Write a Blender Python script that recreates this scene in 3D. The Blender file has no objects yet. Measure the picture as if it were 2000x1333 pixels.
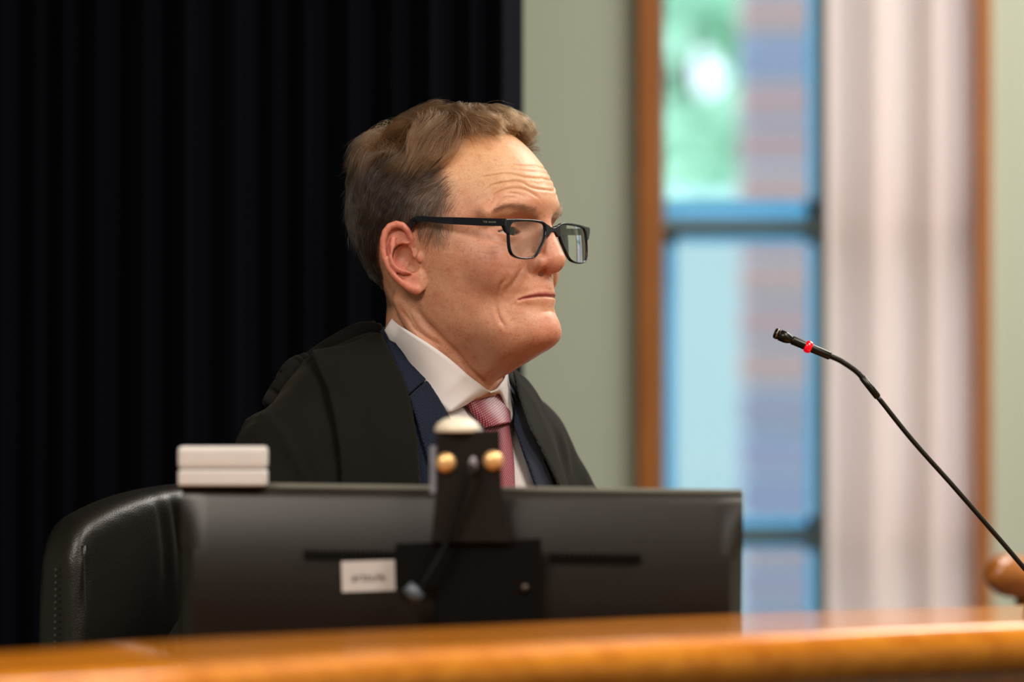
import bpy, bmesh, math, random
import numpy as np
from math import sin, cos, pi, radians, atan2, sqrt
from mathutils import Vector, Matrix
random.seed(7); RNG = np.random.default_rng(7)
SC = bpy.context.scene

# ------------------------------------------------------------------ camera, world, lights, exposure
FP, DF, ZC = 10000.0, 4.9, 1.336          # focal length in pixels, distance to the man, lens height
cam = bpy.data.cameras.new('camera'); camo = bpy.data.objects.new('camera', cam)
SC.collection.objects.link(camo); SC.camera = camo
cam.lens = FP / 2000 * 36; cam.sensor_width = 36; cam.clip_end = 100; cam.clip_start = 0.05
camo.location = (0, -DF, ZC); camo.rotation_euler = (pi / 2, 0, 0)
cam.dof.use_dof = True; cam.dof.focus_distance = 4.84; cam.dof.aperture_fstop = 0.180 / 0.056
SC.view_settings.view_transform = 'Standard'; SC.view_settings.look = 'None'
SC.view_settings.gamma = 1.0; SC.view_settings.exposure = 0.55
SC.cycles.use_denoising = True
try: SC.cycles.denoiser = 'OPENIMAGEDENOISE'
except Exception: pass
SC.cycles.max_bounces = 8; SC.cycles.sample_clamp_indirect = 8

W = bpy.data.worlds.new('daylight'); SC.world = W; W.use_nodes = True
WB = W.node_tree.nodes["Background"]; WB.inputs[0].default_value = (0.84, 0.92, 1.0, 1); WB.inputs[1].default_value = 2.6

def area(name, loc, target, size, power, col):
    l = bpy.data.lights.new(name, 'AREA'); l.shape = 'RECTANGLE'; l.size, l.size_y = size; l.energy = power; l.color = col
    o = bpy.data.objects.new(name, l); SC.collection.objects.link(o); o.location = loc
    o.rotation_euler = (Vector(target) - Vector(loc)).to_track_quat('-Z', 'Y').to_euler()
    return o
WARM = (1.0, 0.90, 0.79)
area('unseen_ceiling_light', (0.9, -1.0, 2.85), (0.9, -1.0, 0), (0.6, 1.2), 30, WARM)
area('unseen_ceiling_light', (-1.0, -2.4, 2.85), (-1.0, -2.4, 0), (1.2, 1.2), 55, WARM)  # added as soft fill from camera left, no fitting modelled
area('unseen_ceiling_light', (2.2, -3.0, 2.85), (2.2, -3.0, 0), (1.2, 1.2), 30, WARM)
area('unseen_ceiling_light', (1.6, 1.2, 2.85), (1.6, 1.2, 0), (1.2, 1.2), 55, (1.0, .95, .88))  # extra lamp added to brighten the sage back wall

# ------------------------------------------------------------------ pixel <-> place helpers (2000 x 1333 frame)
def at(px, py, Y):
    d = DF + Y
    return np.array([(px - 1000) / FP * d, Y, ZC - (py - 666.5) / FP * d])
def proj(P):
    d = DF + P[:, 1]
    return np.stack([1000 + P[:, 0] / d * FP, 666.5 - (P[:, 2] - ZC) / d * FP], 1)

# ------------------------------------------------------------------ object helpers
def link(o, parent=None):
    SC.collection.objects.link(o)
    if parent is not None: o.parent = parent
    return o
def mesh_obj(name, V, F, mat, parent=None, smooth=True):
    me = bpy.data.meshes.new(name)
    V = np.asarray(V, np.float32)
    if isinstance(F, np.ndarray):
        n, k = F.shape
        me.vertices.add(len(V)); me.vertices.foreach_set('co', V.ravel())
        me.loops.add(n * k); me.loops.foreach_set('vertex_index', F.ravel().astype(np.int32))
        me.polygons.add(n); me.polygons.foreach_set('loop_start', np.arange(0, n * k, k, dtype=np.int32))
        me.update(calc_edges=True)
    else:
        me.from_pydata(V.tolist(), [], F)
    me.validate()
    if smooth: me.polygons.foreach_set('use_smooth', np.ones(len(me.polygons), bool))
    if mat: me.materials.append(mat)
    return link(bpy.data.objects.new(name, me), parent)
def bm_obj(name, bm, mat, parent=None, smooth=False, angle=None):
    bmesh.ops.recalc_face_normals(bm, faces=bm.faces)
    me = bpy.data.meshes.new(name); bm.to_mesh(me); bm.free()
    if smooth or angle:
        me.polygons.foreach_set('use_smooth', np.ones(len(me.polygons), bool))
        if angle: me.set_sharp_from_angle(angle=radians(angle))
    if mat: me.materials.append(mat)
    return link(bpy.data.objects.new(name, me), parent)
def empty(name, loc=(0, 0, 0), rz=0):
    o = bpy.data.objects.new(name, None); o.location = loc; o.rotation_euler = (0, 0, rz); return link(o)
def tag(o, label=None, cat=None, group=None, kind=None):
    if label: o['label'] = label
    if cat: o['category'] = cat
    if group: o['group'] = group
    if kind: o['kind'] = kind
    return o
def box(bm, lo, hi, bev=0, seg=2, mat=None):
    r = bmesh.ops.create_cube(bm, size=1)
    vs = r['verts']
    for v in vs: v.co = Vector([(lo[i] + hi[i]) / 2 + v.co[i] * (hi[i] - lo[i]) for i in range(3)])
    if bev:
        es = list({e for v in vs for e in v.link_edges})
        q = bmesh.ops.bevel(bm, geom=es, offset=bev, segments=seg, profile=0.7, affect='EDGES')
        vs = list({v for f in q['faces'] for v in f.verts} | {v for v in vs if v.is_valid})
    if mat is not None:
        for v in vs: v.co = mat @ v.co
    return vs
def tube_mesh(pts, rad, n=16, caps=True, flat=None):
    """swept round tube along points; rad scalar or list; flat = (scale a, scale b)"""
    P = [Vector(p) for p in pts]; m = len(P)
    R = [rad] * m if np.isscalar(rad) else list(rad)
    V, F = [], []
    T = [(P[min(i + 1, m - 1)] - P[max(i - 1, 0)]).normalized() for i in range(m)]
    a = Vector((0, 0, 1)) if abs(T[0].z) < 0.9 else Vector((1, 0, 0))
    a = (a - T[0] * a.dot(T[0])).normalized()
    for i in range(m):
        a = (a - T[i] * a.dot(T[i])).normalized(); b = T[i].cross(a)
        for k in range(n):
            t = 2 * pi * k / n
            V.append(P[i] + a * cos(t) * R[i] * (flat[0] if flat else 1) + b * sin(t) * R[i] * (flat[1] if flat else 1))
    for i in range(m - 1):
        for k in range(n):
            F.append((i * n + k, i * n + (k + 1) % n, (i + 1) * n + (k + 1) % n, (i + 1) * n + k))
    if caps:
        F.append(tuple(range(n - 1, -1, -1))); F.append(tuple((m - 1) * n + k for k in range(n)))
    return [tuple(v) for v in V], F
def lathe_axis(p0, d, prof, n=24):
    """surface of revolution about the axis p0 + t d; prof = [(t, r)...]"""
    d = Vector(d).normalized(); p0 = Vector(p0)
    a = d.orthogonal().normalized(); b = d.cross(a); V, F = [], []
    for t, r in prof:
        for k in range(n):
            w = 2 * pi * k / n; V.append(tuple(p0 + d * t + a * cos(w) * max(r, 1e-5) + b * sin(w) * max(r, 1e-5)))
    m = len(prof)
    for i in range(m - 1):
        for k in range(n):
            F.append((i * n + k, i * n + (k + 1) % n, (i + 1) * n + (k + 1) % n, (i + 1) * n + k))
    F.append(tuple(range(n - 1, -1, -1))); F.append(tuple((m - 1) * n + k for k in range(n)))
    return V, F
def catmull(pts, k=8):
    P = np.asarray(pts, float); P = np.vstack([2 * P[0] - P[1], P, 2 * P[-1] - P[-2]]); out = []
    for i in range(1, len(P) - 2):
        for j in range(k):
            t = j / k
            out.append(0.5 * ((2 * P[i]) + (-P[i-1] + P[i+1]) * t + (2*P[i-1] - 5*P[i] + 4*P[i+1] - P[i+2]) * t*t + (-P[i-1] + 3*P[i] - 3*P[i+1] + P[i+2]) * t**3))
    out.append(P[-2]); return np.array(out)

# ------------------------------------------------------------------ signed-distance modelling
def smin(a, b, k):
    h = np.clip(0.5 + 0.5 * (b - a) / k, 0, 1); return b + (a - b) * h - k * h * (1 - h)
def smax(a, b, k): return -smin(-a, -b, k)
def s_ell(P, c, r):
    q = (P - np.array(c, np.float32)) / np.array(r, np.float32)
    k0 = np.sqrt((q * q).sum(1)) + 1e-9; q2 = q / np.array(r, np.float32)
    return k0 * (k0 - 1) / (np.sqrt((q2 * q2).sum(1)) + 1e-9)
def s_tube(P, pts, rad):
    d = None
    for i in range(len(pts) - 1):
        a, b = np.array(pts[i], np.float32), np.array(pts[i + 1], np.float32)
        ra, rb = (rad, rad) if np.isscalar(rad) else (rad[i], rad[i + 1])
        ba = b - a; pa = P - a
        t = np.clip((pa @ ba) / (ba @ ba), 0, 1)
        e = np.sqrt(((pa - t[:, None] * ba) ** 2).sum(1)) - (ra + (rb - ra) * t)
        d = e if d is None else np.minimum(d, e)
    return d
def poly_sd(Q, poly):
    """signed distance to a 2-D polygon (negative inside)"""
    poly = np.asarray(poly, np.float32); d = np.full(len(Q), 1e9, np.float32); s = np.ones(len(Q), np.float32)
    n = len(poly)
    for i in range(n):
        a, b = poly[i], poly[i - 1]
        e = b - a; w = Q - a
        t = np.clip((w @ e) / (e @ e + 1e-9), 0, 1)
        d = np.minimum(d, ((w - t[:, None] * e) ** 2).sum(1))
        c1 = Q[:, 1] >= a[1]; c2 = Q[:, 1] < b[1]; c3 = e[0] * w[:, 1] > e[1] * w[:, 0]
        flip = (c1 & c2 & c3) | (~c1 & ~c2 & ~c3); s[flip] *= -1
    return s * np.sqrt(d)
def line_d(Q, pts):
    d = np.full(len(Q), 1e9, np.float32)
    for i in range(len(pts) - 1):
        a, b = np.array(pts[i], np.float32), np.array(pts[i + 1], np.float32); e = b - a; w = Q - a
        t = np.clip((w @ e) / (e @ e + 1e-9), 0, 1)
        d = np.minimum(d, ((w - t[:, None] * e) ** 2).sum(1))
    return np.sqrt(d)
def nets(fn, lo, hi, h, smooth=1, B=8, slack=1.35):
    """naive surface nets of fn over a box, evaluated only near the surface"""
    lo = np.array(lo, np.float32); n = np.ceil((np.array(hi) - lo) / h / B).astype(int)
    ax = [lo[i] + np.arange(n[i] + 1) * h * B for i in range(3)]
    G = np.stack(np.meshgrid(*ax, indexing='ij'), -1).reshape(-1, 3).astype(np.float32)
    Cc = fn(G).reshape(n + 1)
    corners = np.stack([Cc[i:n[0]+i, j:n[1]+j, k:n[2]+k] for i in (0, 1) for j in (0, 1) for k in (0, 1)])
    act = (np.abs(corners).min(0) < h * B * slack)
    N = n * B + 1
    D = np.repeat(np.repeat(np.repeat(np.where(Cc < 0, -1e3, 1e3).astype(np.float32)[:-1, :-1, :-1], B, 0), B, 1), B, 2)
    D = np.pad(D, ((0, 1), (0, 1), (0, 1)), constant_values=1e3)
    I = np.argwhere(act)
    off = np.stack(np.meshgrid(*[np.arange(B + 1)] * 3, indexing='ij'), -1).reshape(-1, 3)
    for s in range(0, len(I), 600):
        idx = (I[s:s+600, None, :] * B + off[None]).reshape(-1, 3)
        v = fn((lo + idx * h).astype(np.float32))
        D[idx[:, 0], idx[:, 1], idx[:, 2]] = v
    neg = D < 0
    cnt = np.zeros(np.array(N) - 1, np.int8)
    for i in (0, 1):
        for j in (0, 1):
            for k in (0, 1): cnt += neg[i:N[0]-1+i, j:N[1]-1+j, k:N[2]-1+k]
    cells = np.argwhere((cnt > 0) & (cnt < 8))
    vid = np.full(np.array(N) - 1, -1, np.int32); vid[tuple(cells.T)] = np.arange(len(cells))
    S = np.zeros((len(cells), 3)); C = np.zeros(len(cells))
    cs = [(i, j, k) for i in (0, 1) for j in (0, 1) for k in (0, 1)]
    for a in range(8):
        for b in range(a + 1, 8):
            if sum(x != y for x, y in zip(cs[a], cs[b])) != 1: continue
            A, Bc = cells + cs[a], cells + cs[b]
            da, db = D[tuple(A.T)].astype(np.float64), D[tuple(Bc.T)].astype(np.float64)
            m = (da < 0) != (db < 0)
            t = np.clip(np.where(m, da / np.where(m, da - db, 1), 0), 0, 1)
            S += m[:, None] * (np.array(cs[a]) + t[:, None] * (np.array(cs[b]) - np.array(cs[a]))); C += m
    V = lo + (cells + S / C[:, None]) * h
    F = []
    for ax_ in range(3):
        o1, o2 = [(1, 2), (2, 0), (0, 1)][ax_]
        sl = [slice(None)] * 3; sh = [slice(None)] * 3; sl[ax_] = slice(0, -1); sh[ax_] = slice(1, None)
        a, b = neg[tuple(sl)], neg[tuple(sh)]
        E = np.argwhere(a != b)
        E = E[(E[:, o1] > 0) & (E[:, o2] > 0) & (E[:, o1] < N[o1] - 1) & (E[:, o2] < N[o2] - 1)]
        fl = a[tuple(E.T)]
        u = np.zeros(3, int); u[o1] = 1; w = np.zeros(3, int); w[o2] = 1
        q = np.stack([vid[tuple((E - u - w).T)], vid[tuple((E - w).T)], vid[tuple(E.T)], vid[tuple((E - u).T)]], 1)
        q[~fl] = q[~fl][:, ::-1]; F.append(q)
    F = np.vstack(F); F = F[(F >= 0).all(1)]
    E = np.vstack([F[:, [i, (i + 1) % 4]] for i in range(4)])
    deg = np.bincount(E.ravel(), minlength=len(V))[:, None] + 1e-9
    for _ in range(smooth):
        A = np.stack([np.bincount(E[:, 0], V[E[:, 1], c], len(V)) + np.bincount(E[:, 1], V[E[:, 0], c], len(V)) for c in range(3)], 1)
        V = 0.5 * V + 0.5 * A / deg
    return V, F
def normals(V, F):
    n = np.cross(V[F[:, 2]] - V[F[:, 0]], V[F[:, 3]] - V[F[:, 1]])
    N = np.stack([np.bincount(F.ravel(), np.repeat(n[:, c], 4), len(V)) for c in range(3)], 1)
    return N / (np.linalg.norm(N, axis=1)[:, None] + 1e-12)
def set_col(o, name, C):
    a = o.data.color_attributes.new(name, 'FLOAT_COLOR', 'POINT')
    C = np.asarray(C, np.float32)
    if C.shape[1] == 3: C = np.hstack([C, np.ones((len(C), 1), np.float32)])
    a.data.foreach_set('color', C.ravel())
def vnoise(P, f, seed=0):
    """smooth value noise in -1..1, numpy"""
    Q = P * f + seed * 17.31; i = np.floor(Q).astype(np.int64); t = Q - i; t = t * t * (3 - 2 * t)
    def hsh(a): 
        x = (a[:, 0] * 73856093) ^ (a[:, 1] * 19349663) ^ (a[:, 2] * 83492791) ^ (seed * 2654435)
        x = (x ^ (x >> 13)) * 1274126177; return ((x ^ (x >> 16)) & 0xffff) / 32767.5 - 1
    r = 0
    for a in (0, 1):
        for b in (0, 1):
            for c in (0, 1):
                w = (t[:, 0] if a else 1 - t[:, 0]) * (t[:, 1] if b else 1 - t[:, 1]) * (t[:, 2] if c else 1 - t[:, 2])
                r = r + w * hsh(i + np.array([a, b, c]))
    return r

# ------------------------------------------------------------------ materials
class NT:
    def __init__(s, name):
        s.m = bpy.data.materials.new(name); s.m.use_nodes = True; s.t = s.m.node_tree; s.n = s.t.nodes
        s.b = s.n['Principled BSDF']; s.out = s.n['Material Output']
    def add(s, typ, **kw):
        n = s.n.new(typ)
        for k, v in kw.items():
            if k.startswith('i_'): n.inputs[k[2:].replace('_', ' ')].default_value = v
            else: setattr(n, k, v)
        return n
    def l(s, a, b): s.t.links.new(a, b)
    def set(s, **kw):
        for k, v in kw.items(): s.b.inputs[k.replace('_', ' ')].default_value = v
        return s
def rgb(h):
    h = h.lstrip('#'); c = [int(h[i:i+2], 16) / 255 for i in (0, 2, 4)]
    return tuple([x / 12.92 if x <= .04045 else ((x + .055) / 1.055) ** 2.4 for x in c] + [1])
def simple(name, col, rough=0.5, metal=0, spec=0.5, noise=None, bump=None, **kw):
    """principled with slight colour mottling (noise=(scale, amount)) and bump (scale, strength)"""
    s = NT(name); c = rgb(col) if isinstance(col, str) else col
    s.set(Base_Color=c, Roughness=rough, Metallic=metal, Specular_IOR_Level=spec, **kw)
    if noise or bump:
        tc = s.add('ShaderNodeTexCoord')
        if noise:
            nz = s.add('ShaderNodeTexNoise', i_Scale=noise[0], i_Detail=4.0); s.l(tc.outputs['Object'], nz.inputs['Vector'])
            mr = s.add('ShaderNodeMapRange'); mr.inputs[3].default_value = 1 - noise[1]; mr.inputs[4].default_value = 1 + noise[1]
            s.l(nz.outputs[0], mr.inputs[0])
            mx = s.add('ShaderNodeMix', data_type='RGBA', blend_type='MULTIPLY'); mx.inputs[0].default_value = 1
            mx.inputs[6].default_value = c; s.l(mr.outputs[0], mx.inputs[7]); s.l(mx.outputs[2], s.b.inputs['Base Color'])
        if bump:
            nb = s.add('ShaderNodeTexNoise', i_Scale=bump[0], i_Detail=3.0); s.l(tc.outputs['Object'], nb.inputs['Vector'])
            bp = s.add('ShaderNodeBump', i_Strength=bump[1], i_Distance=0.001); s.l(nb.outputs[0], bp.inputs['Height']); s.l(bp.outputs[0], s.b.inputs['Normal'])
    return s.m
def skin_mat():
    s = NT('skin'); s.set(Roughness=0.42, Specular_IOR_Level=0.4)
    s.b.inputs['Subsurface Weight'].default_value = 0.35; s.b.inputs['Subsurface Radius'].default_value = (1.0, 0.35, 0.18); s.b.inputs['Subsurface Scale'].default_value = 0.004
    at_ = s.add('ShaderNodeVertexColor'); at_.layer_name = 'tone'
    tc = s.add('ShaderNodeTexCoord')
    def mul(prev, scale, lo, hi, colr, detail=3.0, fac=1.0):
        nz = s.add('ShaderNodeTexNoise', i_Scale=scale, i_Detail=detail); s.l(tc.outputs['Object'], nz.inputs['Vector'])
        mr = s.add('ShaderNodeMapRange'); mr.inputs[1].default_value = lo; mr.inputs[2].default_value = hi; mr.inputs[3].default_value = 0; mr.inputs[4].default_value = fac
        s.l(nz.outputs[0], mr.inputs[0])
        mx = s.add('ShaderNodeMix', data_type='RGBA', blend_type='MULTIPLY'); s.l(mr.outputs[0], mx.inputs[0]); s.l(prev, mx.inputs[6]); mx.inputs[7].default_value = colr
        return mx.outputs[2]
    c = mul(at_.outputs[0], 60, .42, .7, (.88, .72, .68, 1), 4, .7)
    c = mul(c, 380, .61, .72, (.74, .52, .44, 1), 2, .55)
    c = mul(c, 150, .63, .74, (.78, .58, .48, 1), 2, .5)
    c = mul(c, 900, .45, .68, (.84, .70, .64, 1), 3, .6)
    c = mul(c, 2200, .5, .72, (.84, .72, .66, 1), 2, .6)
    s.l(c, s.b.inputs['Base Color'])
    nb = s.add('ShaderNodeTexNoise', i_Scale=1500.0, i_Detail=3.0); s.l(tc.outputs['Object'], nb.inputs['Vector'])
    bp = s.add('ShaderNodeBump', i_Strength=0.38, i_Distance=0.0005); s.l(nb.outputs[0], bp.inputs['Height']); s.l(bp.outputs[0], s.b.inputs['Normal'])
    return s.m
SKIN = skin_mat()
# ================================================================== THE MAN: head frame (mm): f forward, r to his right, u up
def frame(yaw, pitch, roll, O):
    t, p, r = radians(yaw), radians(pitch), radians(roll)
    F = np.array([cos(t) * cos(p), -sin(t) * cos(p), sin(p)])
    R0 = np.array([-sin(t), -cos(t), 0.]); U0 = np.cross(R0, F)
    R = R0 * cos(r) + U0 * sin(r); U = np.cross(R, F)
    return np.array(O), np.stack([F, R, U])
HO, HM = frame(32, 4, 2, at(880, 513, 0))
def h2w(L): return HO + (np.asarray(L, float) / 1000) @ HM
def w2h(Wp): return ((Wp - HO) @ HM.T * 1000)
def hpt(px, py, r):
    """head-frame point on the plane r = const that the camera sees at a pixel"""
    y = 0.
    for _ in range(6):
        X = at(px, py, y)
        A = np.array([[HM[0][0], HM[2][0]], [HM[0][2], HM[2][2]]])
        b = np.array([X[0] - HO[0] - HM[1][0] * r / 1000, X[2] - HO[2] - HM[1][2] * r / 1000])
        f, u = np.linalg.solve(A, b); y = HO[1] + HM[0][1] * f + HM[2][1] * u + HM[1][1] * r / 1000
    return np.array([f * 1000, r, u * 1000])

CF, CU = 8.0, 22.0
MER = {  # azimuth from the front: (horizontal distance from the axis, height)
 0: [(0,137),(32,131),(54,122),(70,111),(84,96),(96,77),(104,58),(106,45),(99,28),(92,12),(91,-5),(96,-17),(101,-24),(103,-34),(101,-40),(102.5,-46),(100.5,-54),(104.5,-62),(107.5,-71),(104,-81),(93,-90),(72,-99),(50,-108),(25,-116),(0,-122)],
 12: [(0,137),(32,131),(54,122),(69,111),(83,96),(95,77),(102,58),(103,45),(91,29),(88,12),(91,-5),(94,-17),(95,-24),(97,-34),(95,-41),(96,-47),(95,-54),(99,-62),(102,-71),(99,-81),(88,-90),(68,-99),(48,-108),(22,-116),(0,-122)],
 25: [(0,137),(34,131),(53,122),(66,111),(79,96),(91,76),(97,56),(97,43),(88,31),(84,21),(87,8),(91,-6),(90,-20),(88,-30),(85,-40),(85,-54),(87,-66),(87,-76),(81,-86),(70,-95),(55,-103),(40,-111),(0,-120)],
 50: [(0,137),(30,131),(46,122),(58,111),(70,96),(79,76),(82,56),(83,40),(82,25),(84,10),(84,-5),(81,-20),(77,-35),(74,-50),(71,-62),(65,-74),(56,-84),(43,-95),(30,-105),(0,-115)],
 90: [(0,137),(26,131),(42,122),(54,111),(66,96),(74,76),(77,56),(77,40),(75,25),(73,10),(71.5,-5),(69,-20),(67,-35),(64,-50),(59,-62),(51,-74),(41,-84),(29,-95),(0,-105)],
 135: [(0,138),(32,133),(54,125),(70,113),(83,97),(90,76),(91,56),(91,40),(88,25),(82,10),(74,-5),(66,-20),(58,-35),(52,-50),(46,-62),(0,-90)],
 180: [(0,138),(36,134),(64,125),(84,113),(97,97),(104,76),(107,56),(106,40),(102,25),(95,10),(87,-5),(77,-20),(67,-35),(58,-50),(48,-62),(0,-85)]}
EL = np.arange(-90, 91, 1.0)
def build_R():
    az = sorted(MER); rows = []
    for a in az:
        q = np.array(MER[a], float); s = catmull(q, 6); e = np.degrees(np.arctan2(s[:, 1] - CU, np.maximum(s[:, 0], 0))); rr = np.hypot(s[:, 0], s[:, 1] - CU)
        o = np.argsort(e); r = np.interp(EL, e[o], rr[o])
        k = np.exp(-0.5 * (np.arange(-6, 7) / 1.6) ** 2); k /= k.sum()
        rows.append(np.convolve(np.pad(r, 6, 'edge'), k, 'valid'))
    rows = np.array(rows); xs = np.array(az, float)
    # monotone-ish cubic (finite-difference hermite), mirrored at both ends
    X = np.concatenate([[-xs[1]], xs, [360 - xs[-2]]]); Y = np.vstack([rows[1], rows, rows[-2]])
    A = np.arange(0, 181, 1.0); out = np.zeros((len(A), len(EL)))
    for i, a in enumerate(A):
        j = min(max(np.searchsorted(X, a, 'right') - 1, 1), len(X) - 3)
        x0, x1 = X[j], X[j + 1]; t = (a - x0) / (x1 - x0)
        m0 = (Y[j + 1] - Y[j - 1]) / (X[j + 1] - X[j - 1]); m1 = (Y[j + 2] - Y[j]) / (X[j + 2] - X[j])
        if j == 1: m0 = m0 * 0
        out[i] = (2*t**3 - 3*t*t + 1) * Y[j] + (t**3 - 2*t*t + t) * (x1 - x0) * m0 + (-2*t**3 + 3*t*t) * Y[j+1] + (t**3 - t*t) * (x1 - x0) * m1
    return out
RT = build_R()
def s_loft(P):
    dx, dy, dz = P[:, 0] - CF, P[:, 1], P[:, 2] - CU
    h = np.hypot(dx, dy); az = np.degrees(np.arctan2(np.abs(dy), dx)); el = np.degrees(np.arctan2(dz, h)) + 90
    i = np.clip(az.astype(int), 0, 179); j = np.clip(el.astype(int), 0, 179); s = az - i; t = el - j
    R = (RT[i, j] * (1 - s) + RT[i + 1, j] * s) * (1 - t) + (RT[i, j + 1] * (1 - s) + RT[i + 1, j + 1] * s) * t
    return (np.hypot(h, dz) - R) * 0.93
# ear frame
EA = np.array([-0.857, 0.515, 0]); EN = np.array([0.515, 0.857, 0]); EV = np.array([0, 0, 1.]); EO = np.array([13, 74.5, 0.])
def earp(px, py, n=0):
    r = 80.
    for _ in range(8):
        p = hpt(px, py, r); q = p - EO; r += (n - q @ EN) * 0.9
    return p
EAR = {
 'helix': [earp(*q) for q in [(805,478,-3),(803,466,-.5),(796,450,1.5),(786,441,2),(774,438.5,2),(761,443,2),(752,454,2),(747.5,470,2),(747.5,488,1.5),(751,505,1),(759,523,.5),(769,538,0),(783,552,-.5),(798,562,-1),(812,567,-1.5)]],
 'antihelix': [earp(*q) for q in [(800,473,-2),(788,479,-.5),(777,484,1),(769,493,1.5),(764,504,1.5),(767,516,1.5),(775,526,1),(787,531,1),(799,531,1.5)]],
 'upper': [earp(*q) for q in [(768,494,1),(766,480,.5),(768,466,0)]],
}
def s_ear(P):
    q = P - EO; a = q @ EA; n = q @ EN; v = q[:, 2]
    L = np.stack([a, n, v], 1).astype(np.float32)
    def lp(p): p = p - EO; return [p @ EA, p @ EN, p[2]]
    hel = [lp(p) for p in EAR['helix']]
    plate = np.maximum(poly_sd(L[:, [0, 2]], [(x[0], x[2]) for x in hel]), np.abs(n + 3.2) - 1.6)
    d = smin(plate, s_tube(L, hel, [2.2,2.6,3,3.3,3.5,3.4,3.2,3,2.9,2.9,3,3.1,3.3,3.8,4.2]), 1.6)
    c = lp(earp(788, 505)); bowl = s_ell(L, (c[0] - 2, -10, c[2]), (13, 11, 15)); d = smin(d, bowl, 3)
    lob = lp(earp(812, 549)); d = smin(d, s_ell(L, (lob[0], -2.6, lob[2]), (11, 3.6, 12)), 3.5)
    d = smin(d, s_tube(L, [lp(p) for p in EAR['antihelix']], [1.8,2.4,3,3.2,3.3,3.2,3,3,3]), 1.5)
    d = smin(d, s_tube(L, [lp(p) for p in EAR['upper']], [3, 3, 2.4]), 2)
    carve = smin(s_ell(L, (c[0] + 1, 0.5, c[2] + 3), (9.5, 12.5, 11)), s_ell(L, (c[0] - 8, -0.5, c[2] - 7), (7, 10, 7)), 3)
    d = smax(d, -carve, 2.2)
    d = smin(d, s_ell(L, (lp(earp(819, 503))[0], -0.5, lp(earp(819, 503))[2]), (3.2, 2.4, 5.0)), 2)
    return d
EYE = np.array([80.0, 32.0, 21.0]); ER = 12.2
LIPS = None
def s_nk(P, M):
    """neck, throat, sternomastoids"""
    nk = s_tube(P * np.array([1, 1.04, 1], np.float32), [(-6,0,-20), (-12,0,-70), (-27,0,-125), (-52,0,-185)], [56, 56, 58, 58])
    nk = smin(nk, s_ell(P, (26, 0, -112), (12, 13, 18)), 12)
    return smin(nk, s_tube(M, [(-22,54,-38), (4,52,-80), (24,32,-112), (28,16,-128)], [9, 10, 8, 6]), 7)
def s_head(P):
    """signed distance in mm; P in the head frame"""
    P = P.astype(np.float32); M = P.copy(); M[:, 1] = np.abs(M[:, 1])
    d = s_loft(M)
    d = smin(d, s_nk(P, M), 12)
    # brow, cheek bone, cheeks, chin
    d = smin(d, s_tube(M, [(101,8,42), (98,24,43), (88,42,42), (78,54,38)], [8, 8.5, 8, 7]), 9)
    d = smin(d, s_ell(M, (73, 42, -9), (19, 19, 23)), 16)
    d = smin(d, s_ell(P, (96, 0, -71), (18, 20, 15)), 10)
    # muzzle
    d = smin(d, s_ell(P, (88, 0, -36), (19, 20, 20)), 8)
    # nose
    n = s_tube(P, [(102,0,34), (108,0,14), (114,0,-4), (114.8,0,-6.5)], [9, 9.5, 11.5, 12])
    n = smin(n, s_ell(M, (101.5, 14, -9), (13.5, 7.5, 8.8)), 4.5)
    n = smin(n, s_tube(P, [(116,0,-13), (106,0,-16)], [4.6, 5.4]), 4)
    d = smin(d, n, 6.5)
    d = smax(d, -s_ell(M, (107, 8, -19.5), (6, 3.2, 2.6)), 1.5)
    if LIPS:
        up, dn, mo = LIPS
        d = smin(d, s_tube(M, up, [3.2, 3.2, 3.0, 2.4, 1.2, .6]), 3)
        d = smin(d, s_tube(M, dn, [4.6, 4.4, 4.0, 3.2, 1.5, .6]), 4)
        d = smax(d, -s_tube(M, mo, [1.0, 1.0, 1.0, 1.1, 1.0, .7]), 1.8)
    # eye sockets, lids, opening
    d = smax(d, -s_ell(M, (101, 27, 26), (9, 14, 8.5)), 8)
    lid = s_ell(M, EYE, (ER + 1.5, ER + 2.2, ER + 1.5)); d = smin(d, lid, 4)
    t = (M[:, 1] - EYE[1]) / 14.5; a = 1 - t * t
    wedge = np.maximum(M[:, 2] - (EYE[2] + 4.5 * a - 0.9), (EYE[2] - 3.7 * a - 0.4) - M[:, 2])
    wedge = np.maximum(wedge, EYE[0] - 4 - M[:, 0])
    wedge = np.maximum(wedge, s_ell(M, EYE, (ER + 6, ER + 5, ER + 5)))
    d = smax(d, -wedge, 0.7)
    # ears
    m = np.where((np.abs(M[:, 0] + 3) < 42) & (M[:, 1] > 48) & (M[:, 1] < 118) & (np.abs(M[:, 2]) < 55))[0]
    if len(m): d[m] = smin(d[m], s_ear(M[m]), 3.0)
    return smax(d, (-73 - .70 * (P[:, 0] + 72)) - P[:, 2], 4)
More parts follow.
